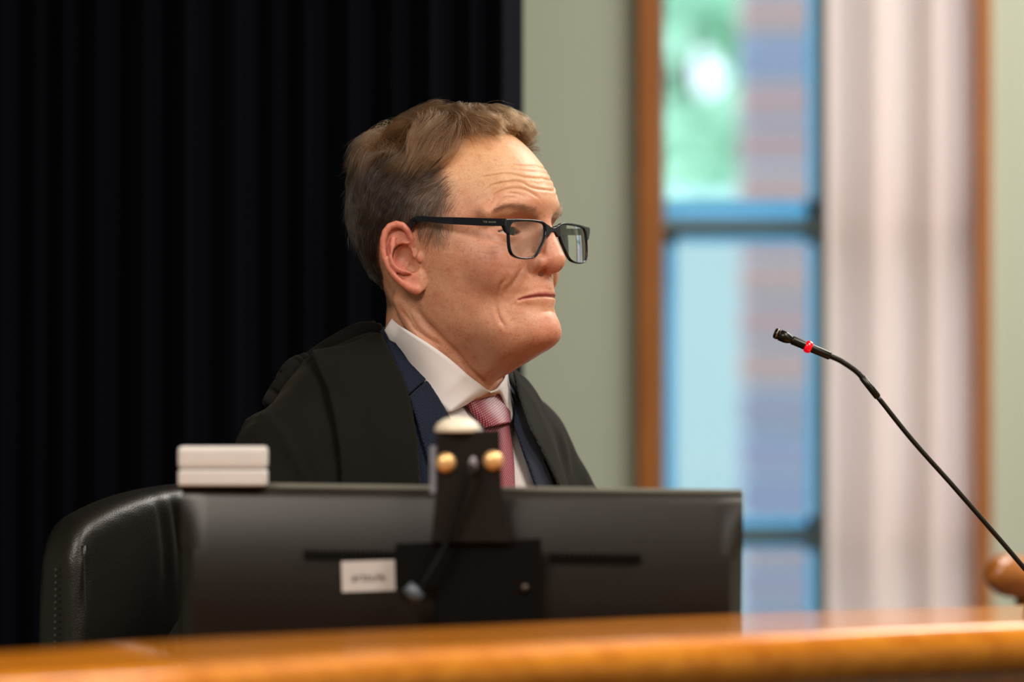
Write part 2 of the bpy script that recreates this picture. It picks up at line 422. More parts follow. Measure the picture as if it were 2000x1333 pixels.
WR = [ ([(1037,501),(1029,511),(1027.5,523),(1032,533),(1043,537)], 1.3, 3.2),  # (pixel polyline, depth mm, width px)
 ([(936,335),(969,325),(996,322),(1028,325),(1055,324)], .5, 1.9), ([(933,348),(963,343),(993,340),(1028,347),(1052,349),(1071,348)], .7, 2.0),
 ([(950,372),(963,362),(993,356),(1017,356),(1036,366),(1060,371),(1085,372)], .8, 2.0), ([(958,394),(971,378),(998,369),(1025,371),(1047,383),(1055,391)], .75, 2.0),
 ([(960,413),(974,394),(990,386),(1012,386)], .5, 1.9),([(940,341),(965,333),(995,331),(1020,334)], .3, 1.6),([(985,378),(1010,379),(1030,388)], .35, 1.7),([(1060,356),(1082,360)], .35, 1.7), ([(1010,331),(1030,335),(1060,337)], .3, 2),
 ([(1026,516),(1012,539),(1000,555),(989,569)], 1.5, 4), ([(991,543),(977,558),(971,578),(969,596),(972,612),(979,629),(989,641)], 1.2, 3.2),
 ([(1011,587),(1006,594),(1001,603)], .8, 2.4), ([(1003,609),(996,613)], .5, 2.5), ([(1034,588),(1032,608)], .3, 1.6), ([(1054,614),(1061,609),(1078,609),(1083,611)], .8, 3.5),
 ([(779,600),(797,623),(814,647),(849,668),(865,678)], 1.1, 3.5), ([(812,600),(830,627),(861,658),(896,694),(915,719),(935,738),(953,756)], 1.5, 4),
 ([(795,600),(815,640),(850,676),(890,712),(930,748)], .6, 3),
 ([(928,483),(950,486),(979,484)], .35, 2.2), ([(944,456),(960,468),(987,474),(1010,478)], .6, 3.5), ([(933,492),(955,497),(975,496)], .25, 2), ([(945,446),(958,442),(968,444)], .4, 2)]
def wrinkle(L, N):
    M = L.copy(); M[:, 1] = np.abs(M[:, 1]); Nm = N.copy(); Nm[:, 1] *= np.where(L[:, 1] < 0, -1, 1)
    Pw = h2w(M); q = proj(Pw).astype(np.float32); face = (Nm @ HM)[:, 1] < -0.12
    dz = np.zeros(len(L), np.float32)
    act = np.where(face & (L[:, 0] > -50))[0]
    for pts, dep, wd in WR:
        c = catmull(pts, 5); m = act[(q[act, 0] > c[:, 0].min() - 20) & (q[act, 0] < c[:, 0].max() + 20) & (q[act, 1] > c[:, 1].min() - 20) & (q[act, 1] < c[:, 1].max() + 20)]
        g = line_d(q[m], c)
        ends = np.minimum(np.hypot(*(q[m] - c[0]).T), np.hypot(*(q[m] - c[-1]).T)); dep = dep * np.clip(ends / 16, 0, 1)
        dz[m] += -dep * np.exp(-(g / wd) ** 2) + dep * .35 * np.exp(-((g - 2.6 * wd) / (1.6 * wd)) ** 2)
    return L + N * dz[:, None]
def ray_head(px, py, off=0.0):
    """first point (head frame, mm) where the camera's ray meets the head's surface"""
    C0 = np.array([0, -DF, ZC]); v = at(px, py, 0) - C0; v /= np.linalg.norm(v); t = 4.6
    for _ in range(45):
        L = w2h(C0 + v * t)[None]; e = float(s_head(L)[0]) - off; t += e * 0.0008
        if e < 0.02: break
    return L[0]
_m = [ray_head(*q) for q in [(1079,580),(1066,578.6),(1050,579),(1036,581),(1023,583.6),(1013,587)]]
_m = [np.array([p[0], abs(p[1]) if i else 0, p[2]]) for i, p in enumerate(_m)]
LIPS = ([p + [-3.0 + .3 * i, 0, 2.8 - .35 * i] for i, p in enumerate(_m)], [p + [-5.2 + .5 * i, 0, -4.6 + .6 * i] for i, p in enumerate(_m)], [p + [-.2, .2, 0] for p in _m])
HV, HF = nets(s_head, (-115, -104, -165), (132, 104, 145), .88, smooth=1)
HV = wrinkle(HV, normals(HV, HF))
HV = HV + normals(HV, HF) * (0.10 * vnoise(HV, 0.35, 1) + 0.16 * vnoise(HV, 0.12, 2))[:, None]
HN = normals(HV, HF)
person = empty('person', (0, 0, 0))
HAIRP = [(1030,262),(1000,262),(960,258),(915,262),(888,280),(866,306),(868,340),(880,365),(880,390),(872,425),(868,450),(860,472),(846,466),(834,450),(820,438),(806,428),(770,430),(742,452),(736,500),(748,560),(772,598),(762,618),(600,620),(560,90),(1100,90),(1060,230)]
def near_px(L):
    M = np.array(L, float); M[:, 1] = np.abs(M[:, 1]); return proj(h2w(M)).astype(np.float32)
def hair_mask(L):
    """1 where hair grows, fading over the hairline"""
    q = near_px(L); d = poly_sd(q, HAIRP); tm = np.clip((q[:, 0] - 815) / 20, 0, 1) * np.clip((q[:, 1] - 300) / 40, 0, 1); w = np.clip(0.5 - d / (10 + 34 * tm), 0, 1) ** (1 + .5 * tm)
    e = s_ear(np.stack([L[:, 0], np.abs(L[:, 1]), L[:, 2]], 1).astype(np.float32))
    w = w * np.clip((e - 1) / 3, 0, 1)
    w = np.where((L[:, 0] > 60) & (np.abs(L[:, 1]) < 25) & (L[:, 2] < 103), 0, w)
    return w * np.clip((L[:, 2] + 50) / 10, 0, 1)
def tone(L):
    M = L.copy(); M[:, 1] = np.abs(M[:, 1])
    base = np.tile(np.array([[.60, .315, .20]]), (len(L), 1))
    def blend(c, w): 
        nonlocal base
        w = np.clip(w, 0, 1)[:, None]; base = base * (1 - w) + np.array(c) * w
    def blob(c, r, p=1.0): return np.exp(-(((M - np.array(c)) / np.array(r)) ** 2).sum(1)) * p
    blend((.66, .41, .225), np.clip((L[:, 2] - 45) / 25, 0, 1) * .8)          # forehead, paler
    blend((.60, .24, .17), blob((112, 0, -12), (14, 22, 16), .9))             # nose
    blend((.58, .25, .18), blob((78, 50, -10), (22, 22, 24), .75))            # cheek
    blend((.56, .20, .14), blob((112, 0, -80), (16, 22, 14), .6))             # chin
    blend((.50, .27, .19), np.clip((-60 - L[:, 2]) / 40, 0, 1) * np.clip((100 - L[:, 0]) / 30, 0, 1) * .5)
    e = s_ear(M.astype(np.float32)); blend((.60, .21, .15), np.clip(1 - e / 4, 0, 1) * np.clip((M[:, 1] - 74) / 4, 0, 1) * .85)
    lo = s_tube(M.astype(np.float32), [q + [1.5, 0, 0] for q in LIPS[0]], [2.4, 2.4, 2.1, 1.6, .8, .1]); blend((.40, .09, .09), np.clip(.8 - lo * .8, 0, 1) * .9)
    lo = s_tube(M.astype(np.float32), [q + [1.5, 0, 2.5] for q in LIPS[1]], [1.4, 1.4, 1.2, .9, .4, .1]); blend((.52, .19, .15), np.clip(.8 - lo * .7, 0, 1) * .25)
    q = near_px(L); lip = poly_sd(q, [(1012,587),(1024,580),(1040,575.5),(1051,572.5),(1062,573),(1072,574.5),(1083,578),(1084,581),(1066,580.5),(1050,581),(1036,583)])
    front = (L[:, 0] > 84) & (np.abs(L[:, 1]) < 30); blend((.38, .10, .10), np.clip(.5 - lip / 3, 0, 1) * front * .75)
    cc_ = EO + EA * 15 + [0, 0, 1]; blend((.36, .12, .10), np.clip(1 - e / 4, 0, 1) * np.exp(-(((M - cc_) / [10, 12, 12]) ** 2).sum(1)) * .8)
    blend((.42, .02, .02), np.clip(1 - np.linalg.norm(L - hpt(1051, 573, 9), axis=1) / 1.6, 0, 1))     # small red sore on the upper lip
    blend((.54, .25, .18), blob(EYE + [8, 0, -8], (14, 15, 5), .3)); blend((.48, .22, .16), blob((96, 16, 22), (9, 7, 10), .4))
    hm = np.clip(hair_mask(L), 0, 1); blend((.10, .065, .045), hm * .85)
    return base
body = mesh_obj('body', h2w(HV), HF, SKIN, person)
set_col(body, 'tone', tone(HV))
def eye(sgn):
    c = EYE * [1, sgn, 1]; W0 = h2w(c); g = HM[0] * 1.0
    n = 32; V, F = [], []; look = Vector(HM[0] + HM[2] * -0.0).normalized()
    V, F = lathe_axis(W0 - np.array(look) * ER / 1000, look, [((1 - cos(t)) * ER / 1000 + (0.0012 * max(0, (t - 2.75) / .39)), sin(t) * ER / 1000) for t in np.linspace(0, pi, 40)], 40)
    s = NT('eyeball'); s.set(Roughness=0.22, Specular_IOR_Level=.35)
    gm = s.add('ShaderNodeNewGeometry')
    d = s.add('ShaderNodeVectorMath', operation='DISTANCE'); s.l(gm.outputs['Position'], d.inputs[0]); d.inputs[1].default_value = W0 + np.array(look) * ER / 1000
    r = s.add('ShaderNodeValToRGB'); s.l(d.outputs['Value'], r.inputs[0]); e = r.color_ramp.elements
    mr = s.add('ShaderNodeMath', operation='MULTIPLY'); mr.inputs[1].default_value = 100; s.l(d.outputs['Value'], mr.inputs[0]); s.l(mr.outputs[0], r.inputs[0])
    e[0].position = 0; e[0].color = (.005, .005, .006, 1); e[1].position = .22; e[1].color = (.005, .005, .006, 1)
    for p, c_ in ((.25, (.016, .012, .009, 1)), (.52, (.009, .007, .006, 1)), (.60, (.50, .50, .50, 1)), (.95, (.50, .46, .44, 1))):
        x = e.new(p); x.color = c_
    s.l(r.outputs[0], s.b.inputs['Base Color'])
    o = mesh_obj('eye', V, F, s.m, person); return o
for sgn in (1, -1): eye(sgn)
# ------------------------------------------------------------------ hair: strands grown along a combing field
def hair_mat(name):
    s = NT(name); s.n.remove(s.b)
    h = s.add('ShaderNodeBsdfHairPrincipled'); a = s.add('ShaderNodeAttribute'); a.attribute_name = 'strand_color'
    h.parametrization = 'COLOR'; h.inputs['Roughness'].default_value = .42; h.inputs['Radial Roughness'].default_value = .55
    s.l(a.outputs['Color'], h.inputs['Color']); s.l(h.outputs[0], s.out.inputs['Surface']); return s.m
HAIRM = hair_mat('hair_strands')
def ngrad(P):
    e = .8; g = np.stack([s_loft((P + np.eye(3)[i] * e).astype(np.float32)) - s_loft((P - np.eye(3)[i] * e).astype(np.float32)) for i in range(3)], 1)
    return g / (np.linalg.norm(g, axis=1)[:, None] + 1e-9)
def curves_obj(name, paths, rad, cols, parent):
    """paths (n, k, 3) world; rad (k,) ; cols (n, 3)"""
    n, k = paths.shape[:2]; c = bpy.data.hair_curves.new(name); c.add_curves([k] * n)
    c.attributes['position'].data.foreach_set('vector', paths.astype(np.float32).ravel())
    ra = c.attributes.get('radius') or c.attributes.new('radius', 'FLOAT', 'POINT')
    ra.data.foreach_set('value', np.tile(np.asarray(rad, np.float32), n))
    ca = c.attributes.new('strand_color', 'FLOAT_COLOR', 'CURVE'); ca.data.foreach_set('color', np.hstack([cols, np.ones((n, 1))]).astype(np.float32).ravel())
    c.materials.append(HAIRM); return link(bpy.data.objects.new(name, c), parent)
def sample_surface(n, mask_fn):
    A = HV[HF[:, 0]]; ar = np.linalg.norm(np.cross(HV[HF[:, 2]] - A, HV[HF[:, 3]] - HV[HF[:, 1]]), axis=1)
    c = HV[HF].mean(1); m = mask_fn(c) * ar; m /= m.sum()
    i = RNG.choice(len(HF), n, p=m); w = RNG.random((n, 4)); w /= w.sum(1)[:, None]
    return (HV[HF[i]] * w[:, :, None]).sum(1)
def sm(x, a, b): t = np.clip((x - a) / (b - a), 0, 1); return t * t * (3 - 2 * t)
def comb(P, seed):
    """combing direction in the head frame"""
    f, r, u = P.T; q = near_px(P)
    top = sm(u + .10 * f + .15 * np.abs(r) * 0, 96, 112) * sm(f, -62, -35)
    d_top = np.stack([np.full(len(P), 1.0), .28 + .25 * np.sin(f / 17), -.05 - .7 * sm(f, 62, 88)], 1)
    fall = sm(r, 30, 55) * sm(f, -20, 20); d_top = d_top * (1 - fall[:, None]) + np.array([-.25, .2, -1.0]) * fall[:, None]
    d_side = np.stack([-.95 + .75 * sm(-f, 10, 70), np.zeros(len(P)), -.75 - .5 * sm(-f, 0, 60)], 1)
    burn = sm(f, 22, 40) * sm(-u, -45, -30); d_side = d_side * (1 - burn[:, None]) + np.array([-.15, 0, -1.0]) * burn[:, None]
    crown = sm(u, 60, 100) * (1 - top); d_side += crown[:, None] * np.stack([-.6 + 0 * f, np.sign(r) * .3, -.2 + 0 * f], 1)
    d = d_top * top[:, None] + d_side * (1 - top[:, None])
    a = .75 * vnoise(P, .035, seed) + .45 * vnoise(P, .09, seed + 3)
    N = ngrad(P); d = d - N * (d * N).sum(1)[:, None]; d /= np.linalg.norm(d, axis=1)[:, None] + 1e-9
    return d * np.cos(a)[:, None] + np.cross(N, d) * np.sin(a)[:, None], N, top
def grow(P0, K, seed):
    f, r, u = P0.T; q = near_px(P0); top = sm(u + .10 * f, 92, 112) * sm(f, -75, -40)
    edge = -poly_sd(q, HAIRP); nape = sm(-u, -15, 40) ; grey = sm(f, 0, 36) * sm(-u, -92, -62)
    n = len(P0); ln = 24 + 30 * top - 15 * nape - 11 * grey; ln *= 1 - .45 * sm(f, 28, 45) * sm(-u, -40, -20); ln *= RNG.uniform(.75, 1.15, n)
    Hm = 8.5 + 6.5 * top - 4.5 * nape - 6 * grey * (1 - top) + 3 * sm(-f, 40, 90) * sm(u, 20, 60); Hm *= sm(edge, -8, 26) * .75 + .25
    Hm = Hm + (7.5 * sm(f, -98, -52) + 3.5 * sm(f, -20, 20)) * sm(u, 82, 118) - 2.5 * sm(-f, 60, 90); tpx = near_px(P0); Hm = Hm * (1 - .72 * sm(-np.abs(tpx[:, 1] - 428), -26, -8) * sm(tpx[:, 0], 765, 795))
    Hm = Hm * (1 + .30 * vnoise(P0, .045, 9))
    lay = RNG.random(n) ** .6; H = Hm * lay
    front = sm(f, 34, 66) * sm(u, 90, 108); H = H + 3 * front * RNG.random(n) ** .5; ln = ln * (1 - .80 * front)
    P = P0.copy(); out = [P.copy()]; st = ln / (K - 1)
    for k in range(1, K):
        t = k / (K - 1); d, N, _ = comb(P, seed)
        P = P + d * st[:, None] * (.55 + .45 * min(1, t * 2)); sd = s_loft(P.astype(np.float32)); N = ngrad(P)
        hh = H * (1 - np.exp(-3.2 * t)) * (1 - .18 * t * t)
        P = P + N * (hh - sd)[:, None]; out.append(P.copy())
    return np.stack(out, 1), top, grey, nape
def make_hair(ng=1500, nc=52000, K=9):
    G0 = sample_surface(ng, hair_mask); G, tg, gg, _ = grow(G0, K, 5)
    R0 = sample_surface(nc, hair_mask); C, top, grey, nape = grow(R0, K, 5)
    idx = np.empty(nc, int)
    for s in range(0, nc, 2000): idx[s:s+2000] = ((R0[s:s+2000, None] - G0[None]) ** 2).sum(-1).argmin(1)
    t = np.linspace(0, 1, K)[None, :, None]
    rel = C[:, :1] - G[idx][:, :1]
    lift = (C - R0[:, None]) ; D = G[idx] + rel * (1 - .72 * t ** 1.1) 
    cl = RNG.uniform(.25, .80, nc)[:, None, None]; P = C * (1 - cl * t ** .7) + D * cl * t ** .7
    stray = (RNG.random(nc) < .045) & (R0[:, 2] > 30)
    w = np.stack([vnoise(P[:, k] + RNG.random() , .16, 21) for k in range(K)], 1)[:, :, None] * np.array([.8, .8, .8])
    P = P + (w + RNG.normal(0, .22, P.shape)) * t
    P[stray] += (RNG.normal(0, 3.0, (stray.sum(), 1, 3)) + 2.2 * ngrad(R0[stray])[:, None]) * t ** 1.6
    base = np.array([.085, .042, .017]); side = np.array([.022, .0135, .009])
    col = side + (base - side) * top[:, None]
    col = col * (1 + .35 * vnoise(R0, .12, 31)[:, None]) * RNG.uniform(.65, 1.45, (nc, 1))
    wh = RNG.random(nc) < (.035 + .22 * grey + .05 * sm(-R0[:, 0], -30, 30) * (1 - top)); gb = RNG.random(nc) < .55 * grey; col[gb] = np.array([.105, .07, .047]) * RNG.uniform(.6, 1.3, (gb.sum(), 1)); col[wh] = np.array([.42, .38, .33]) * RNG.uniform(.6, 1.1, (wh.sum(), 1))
    rad = np.array([.075] * (K - 3) + [.065, .05, .02]) / 1000
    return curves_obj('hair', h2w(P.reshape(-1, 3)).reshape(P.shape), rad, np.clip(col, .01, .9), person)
make_hair()
def brow(sgn, n=720):
    line = catmull([(966,411),(984,403),(1006,401),(1028,404),(1050,409)], 6); K = 5
    i = RNG.random(n) ** .8; x = np.interp(i, np.linspace(0, 1, len(line)), line[:, 0]); y = np.interp(i, np.linspace(0, 1, len(line)), line[:, 1])
    y = y + RNG.normal(0, 1, n) * (1.7 + 2.9 * i ** 1.5) + 2 * i
    q = near_px(HV); sel = np.where((q[:, 0] > 950) & (q[:, 0] < 1065) & (q[:, 1] > 378) & (q[:, 1] < 440) & (HV[:, 1] > 3) & ((HN @ HM)[:, 1] < -.05))[0]
    tgt = np.stack([x, y], 1); near = np.array([sel[((q[sel] - p) ** 2).sum(1).argmin()] for p in tgt])
    P = HV[near].copy(); N = HN[near]; d = np.stack([-.45 - .25 * (1 - i), .75 - .5 * i * 0, .35 * i - .35 * (1 - i) + .15], 1) + RNG.normal(0, .22, (n, 3))
    d = d - N * (d * N).sum(1)[:, None]; d /= np.linalg.norm(d, axis=1)[:, None]; ln = RNG.uniform(4, 8.5, n) * (1 - .25 * (1 - i)); out = []
    for k in range(K):
        t = k / (K - 1); out.append(P + d * (ln * t)[:, None] + N * (1.6 * np.sin(t * 1.9) + .1 + .6 * i * t)[:, None] - np.array([0, 0, 1.2]) * t * t)
    Pt = np.stack(out, 1); Pt[:, :, 1] *= sgn
    col = np.array([.085, .046, .024]) * RNG.uniform(.5, 1.5, (n, 1))
    return curves_obj('eyebrow', h2w(Pt.reshape(-1, 3)).reshape(Pt.shape), np.array([.06, .06, .055, .04, .015]) / 1000, col, person)
brow(1); brow(-1)

# ------------------------------------------------------------------ eyeglasses (head frame)
glasses = empty('eyeglasses', tuple(h2w([112, 0, 15])))
tag(glasses, 'black rectangular framed eyeglasses worn by the man, thick side arms', 'glasses')
GINV = Matrix.Translation(glasses.location).inverted()
def part(o):
    o.data.transform(GINV) if hasattr(o.data, 'transform') else None
    return o
def gf(r): return 115.3 - 6.2 * (r / 71) ** 2 - 2.0 * (r / 71)
def glp(px, py):
    r = 0.
    for _ in range(60):
        y = 0
        X = at(px, py, 0)
        f = gf(r); 
        p = h2w([f, r, 0]); d = DF + p[1]; X0 = (px - 1000) / FP * d
        r += ((p[0] - X0) / .5317 * 1000) * .5
    for _ in range(6):
        p = h2w([gf(r), r, 20]); u = 20 + ((ZC - (py - 666.5) / FP * (DF + p[1])) - p[2]) * 1000
    return r, u
def cp(x, y): return glp(960 + x / 7.405, 380 + y / 7.405)
OPEN_N = [cp(*q) for q in [(272,470),(300,420),(350,400),(500,393),(680,408),(762,435),(780,480),(778,560),(755,650),(705,750),(650,850),(595,900),(500,918),(400,910),(310,875),(272,810),(258,700),(260,560)]]
OPEN_N = [tuple(x) for x in catmull(OPEN_N[-2:] + OPEN_N + OPEN_N[:2], 3)[6:-7]]
def gloss_mat():
    s = NT('frame_acetate'); s.set(Base_Color=(.006, .007, .012, 1), Roughness=.2, Specular_IOR_Level=.28); return s.m
GM = gloss_mat()
def s_frame(P):
    f, r, u = P.T; ar = np.abs(r); Q = np.stack([ar, u], 1).astype(np.float32); n = f - gf(r)
    o = poly_sd(Q, OPEN_N)
    hi = np.clip((u - 15) / 10, 0, 1); ou = np.clip((ar - 45) / 20, 0, 1)
    w = 1.6 + .75 * hi + 1.0 * ou * hi
    d2 = np.maximum(o - w, -o)
    br = poly_sd(Q, [(-1, 24.0), (4, 24.6), (8, 26.4), (13, 27.6), (13, 16), (7.5, 15.5), (3, 19.5), (-1, 20)])
    d2 = smin(d2, np.maximum(br, -o), .8)
    ep = poly_sd(Q, [(60, 29.3), (73.5, 28.9), (75.2, 27.8), (74.5, 23), (71, 17), (66, 14)]); d2 = smin(d2, np.maximum(ep, -o), .8)
    return smax(d2, np.abs(n) - 1.9, .9)
def refine(V, F): return V
V, F = nets(s_frame, (98, -79, -14), (121, 79, 36), .5, smooth=2, B=8)
o = mesh_obj('frame', h2w(V) - np.array(glasses.location), F, GM, glasses)
def lens_mat():
    s = NT('lens_glass'); s.n.remove(s.b)
    tr = s.add('ShaderNodeBsdfTransparent'); tr.inputs[0].default_value = (.93, .95, .97, 1); gl = s.add('ShaderNodeBsdfGlossy'); gl.inputs['Roughness'].default_value = .03
    fr = s.add('ShaderNodeFresnel'); fr.inputs[0].default_value = 1.45; mx = s.add('ShaderNodeMixShader')
    mx.inputs[0].default_value = .045; s.l(tr.outputs[0], mx.inputs[1]); s.l(gl.outputs[0], mx.inputs[2]); s.l(mx.outputs[0], s.out.inputs['Surface']); return s.m
LM = lens_mat()
GL = NT('lens_glass_thick'); GL.set(Base_Color=(.96, .98, .98, 1), Roughness=.0, Transmission_Weight=1.0, IOR=1.5); GL = GL.m
for sgn in (1, -1):
    cr, cu = np.mean(OPEN_N, 0); V = []; n = len(OPEN_N); rings = 9
    for side in (0, 1):
        for k in range(rings + 1):
            s_ = max(k / rings * 1.012, 1e-3)
            for (r, u) in OPEN_N:
                rr = cr + (r - cr) * s_; uu = cu + (u - cu) * s_; rho = ((rr - cr) ** 2 + (uu - cu) ** 2)
                V.append((gf(rr * sgn) + .6 + .0008 * (700 - rho) - side * (1.0 + (.0020 * rho if sgn < 0 else 0)), rr * sgn, uu))
    F = []; m = (rings + 1) * n
    for b in (0, m):
        for k in range(rings):
            for i in range(n): F.append((b + k * n + i, b + k * n + (i + 1) % n, b + (k + 1) * n + (i + 1) % n, b + (k + 1) * n + i))
        F.append(tuple(b + i for i in range(n)))
    for i in range(n): F.append((rings * n + i, rings * n + (i + 1) % n, m + rings * n + (i + 1) % n, m + rings * n + i))
    W_ = h2w(np.array(V)) - np.array(glasses.location); bm = bmesh.new(); vs = [bm.verts.new(v) for v in W_]
    for f_ in F: bm.faces.new([vs[i] for i in f_])
    bm_obj('lens', bm, LM if sgn > 0 else GL, glasses, angle=50)
def temple(sgn):
    top = [(988,428),(950,427),(900,425.3),(855,424.6),(825,422.8),(812,424),(803,429),(796,437)]; bot = [(988,441),(950,440.5),(900,438.3),(870,436.5),(838,433),(822,432.5),(812,436),(803,446)]
    rr = [73.5, 75.2, 78.5, 81.5, 83, 83, 82, 80]
    tp = np.array([hpt(a, b, r) for (a, b), r in zip(top, rr)]); bt = np.array([hpt(a, b, r) for (a, b), r in zip(bot, rr)])
    tp = catmull(tp + [0, 0, .25], 4); bt = catmull(bt - [0, 0, .5], 4); bm = bmesh.new(); rows = []
    for a, b in zip(tp, bt):
        ring = []
        for base, w, dz in ((a, 1.2, -.35), (a, .8, 0), (a, -.8, 0), (a, -1.2, -.35), (b, -1.2, .35), (b, -.8, 0), (b, .8, 0), (b, 1.2, .35)):
            p = base + [0, w, dz]; p = [p[0], p[1] * sgn, p[2]]; ring.append(bm.verts.new(h2w(p) - np.array(glasses.location)))
        rows.append(ring)
    for i in range(len(rows) - 1):
        for k in range(8): bm.faces.new((rows[i][k], rows[i][(k + 1) % 8], rows[i + 1][(k + 1) % 8], rows[i + 1][k]))
    bm.faces.new(rows[0]); bm.faces.new(rows[-1][::-1])
    t = bm_obj('temple_arm', bm, GM, glasses, angle=40); return t
ta = temple(1); temple(-1)
fc = bpy.data.curves.new('lettering', 'FONT'); fc.body = 'TED BAKER'; fc.size = .0021; fc.space_character = 1.35; fc.extrude = .00003; fc.align_x = 'CENTER'; fc.align_y = 'CENTER'
fo = link(bpy.data.objects.new('tmp', fc)); bpy.context.view_layer.update(); tm = bpy.data.meshes.new_from_object(fo); SC.collection.objects.unlink(fo); bpy.data.objects.remove(fo)
p = hpt(956, 434, 76.9); a = Vector(h2w(hpt(970, 434.5, 75.3)) - h2w(hpt(942, 433.5, 76.7))).normalized(); up = Vector(HM[2]); nz = a.cross(up).normalized(); up = nz.cross(a)
tm.transform(Matrix.Translation(Vector(h2w(p)) - Vector(glasses.location)) @ Matrix((a, up, nz)).transposed().to_4x4())
tm.materials.clear(); tm.materials.append(simple('silver_print', '#b9b6a6', .35, .6)); link(bpy.data.objects.new('lettering', tm), ta)['label'] = 'small silver lettering'
# nose pads
for sgn in (1, -1):
    V, F = tube_mesh([h2w([110.5, sgn * 11.5, 17]) - np.array(glasses.location), h2w([109, sgn * 13, 12]) - np.array(glasses.location), h2w([108, sgn * 15, 7]) - np.array(glasses.location)], [.0012, .002, .0012], 10)
    mesh_obj('nose_pad', V, F, LM, glasses)
# ================================================================== CLOTHES: torso frame (mm), origin mid neck base, f towards the bench
TO = np.array([-.078, .012, 1.27]); TM = np.array([[.7071, -.7071, 0], [-.7071, -.7071, 0], [0, 0, 1.]])
def t2w(L): return TO + (np.asarray(L, float) / 1000) @ TM
def w2t(P): return (P - TO) @ TM.T * 1000
def t_px(L): return proj(t2w(L)).astype(np.float32)
def s_chest(P):
    M = P.copy(); M[:, 1] = np.abs(M[:, 1])
    d = s_ell(P, (-22, 0, -170), (118, 165, 230))
    d = smin(d, s_ell(P, (-55, 0, -40), (62, 120, 95)), 40)
    d = smin(d, s_tube(M, [(-30,30,8), (-32,100,-16), (-28,145,-52)], [44, 42, 40]), 35)
    d = smin(d, s_ell(P, (-15, 0, -400), (135, 165, 220)), 60)
    return d
def s_neck(P):       # the neck seen from the torso frame
    Q = w2h(t2w(P)).astype(np.float32); M = Q.copy(); M[:, 1] = np.abs(M[:, 1]); return smin(s_nk(Q, M), s_loft(Q), 12)
def s_gown(P):
    M = P.copy(); near = P[:, 1] > 0
    d = s_chest(P)
    arm_n = s_tube(P, [(-32,142,-50), (-28,166,-92), (-8,215,-200), (10,268,-300)], [42, 48, 58, 68])
    arm_n = smin(arm_n, s_tube(P, [(10,275,-300), (120,235,-345), (255,150,-340)], [70, 62, 56]), 20)
    arm_f = s_tube(P, [(-32,-145,-52), (-28,-168,-88), (-5,-190,-190), (30,-215,-300)], [42, 48, 56, 64])
    arm_f = smin(arm_f, s_tube(P, [(30,-220,-300), (130,-200,-345), (255,-140,-340)], [66, 60, 56]), 20)
    d = smin(smin(d, arm_n, 22), arm_f, 22)
    leg = s_tube(M * np.array([1, 1, 1], np.float32), [(-60,90,-600), (200,110,-590), (400,130,-600)], [105, 95, 85]); M2 = P.copy(); M2[:, 1] = np.abs(P[:, 1])
    leg = s_tube(M2, [(-60,90,-600), (200,105,-590), (390,120,-600)], [105, 95, 80]); leg = smin(leg, s_tube(M2, [(390,120,-600), (370,125,-860), (370,125,-1050)], [80, 75, 80]), 30)
    return smin(d, leg, 60) - 12
def s_keep(P):
    """the neck above the collar line (kept free of cloth)"""
    Q = w2h(t2w(P)).astype(np.float32); return np.maximum(s_neck(P), (-78 - .70 * (Q[:, 0] + 72)) - Q[:, 2])
def folds(P):
    """broad soft folds of the gown cloth"""
    f, r, u = P.T; ar = np.abs(r)
    a = np.exp(-((u + 30) / 160) ** 2)
    w = 3.2 * np.sin((r * 1.0 - f * .35 + u * .12) / 15) * np.clip((ar - 120) / 60, 0, 1)
    w += 4.5 * vnoise(P * np.array([1, 1, .35]), .022, 41) + 2.0 * vnoise(P * np.array([1, 1, .4]), .06, 42)
    q = t_px(P); nr = (P[:, 1] > 60) & (P[:, 0] + P[:, 1] * .9 > 0)
    for pts, a_, s_ in (([(446,852),(470,826),(500,811),(522,815),(545,842),(570,886),(598,940),(625,1010)], 3.2, 5), ([(470,905),(482,870),(497,830)], 1.8, 7), ([(620,745),(600,800),(612,870),(630,950)], 2.4, 12)):
        m = np.where(nr & (q[:, 0] < 660) & (q[:, 1] < 1060))[0]; g = line_d(q[m], catmull(pts, 4)); w[m] += a_ * np.exp(-(g / s_) ** 2)
    return w
def shell(base, off, th, poly, pad=0.8, near=True, extra=None, ylim=.05):
    def fn(P):
        P = P.astype(np.float32); d = np.abs(base(P) - off - (extra(P) if extra is not None else 0)) - th
        W_ = t2w(P); q = proj(W_).astype(np.float32); c = poly_sd(q, poly) / 2.04
        d = smax(d, c, pad)
        return np.maximum(d, ((W_[:, 1] - ylim) * 1000).astype(np.float32))
    return fn
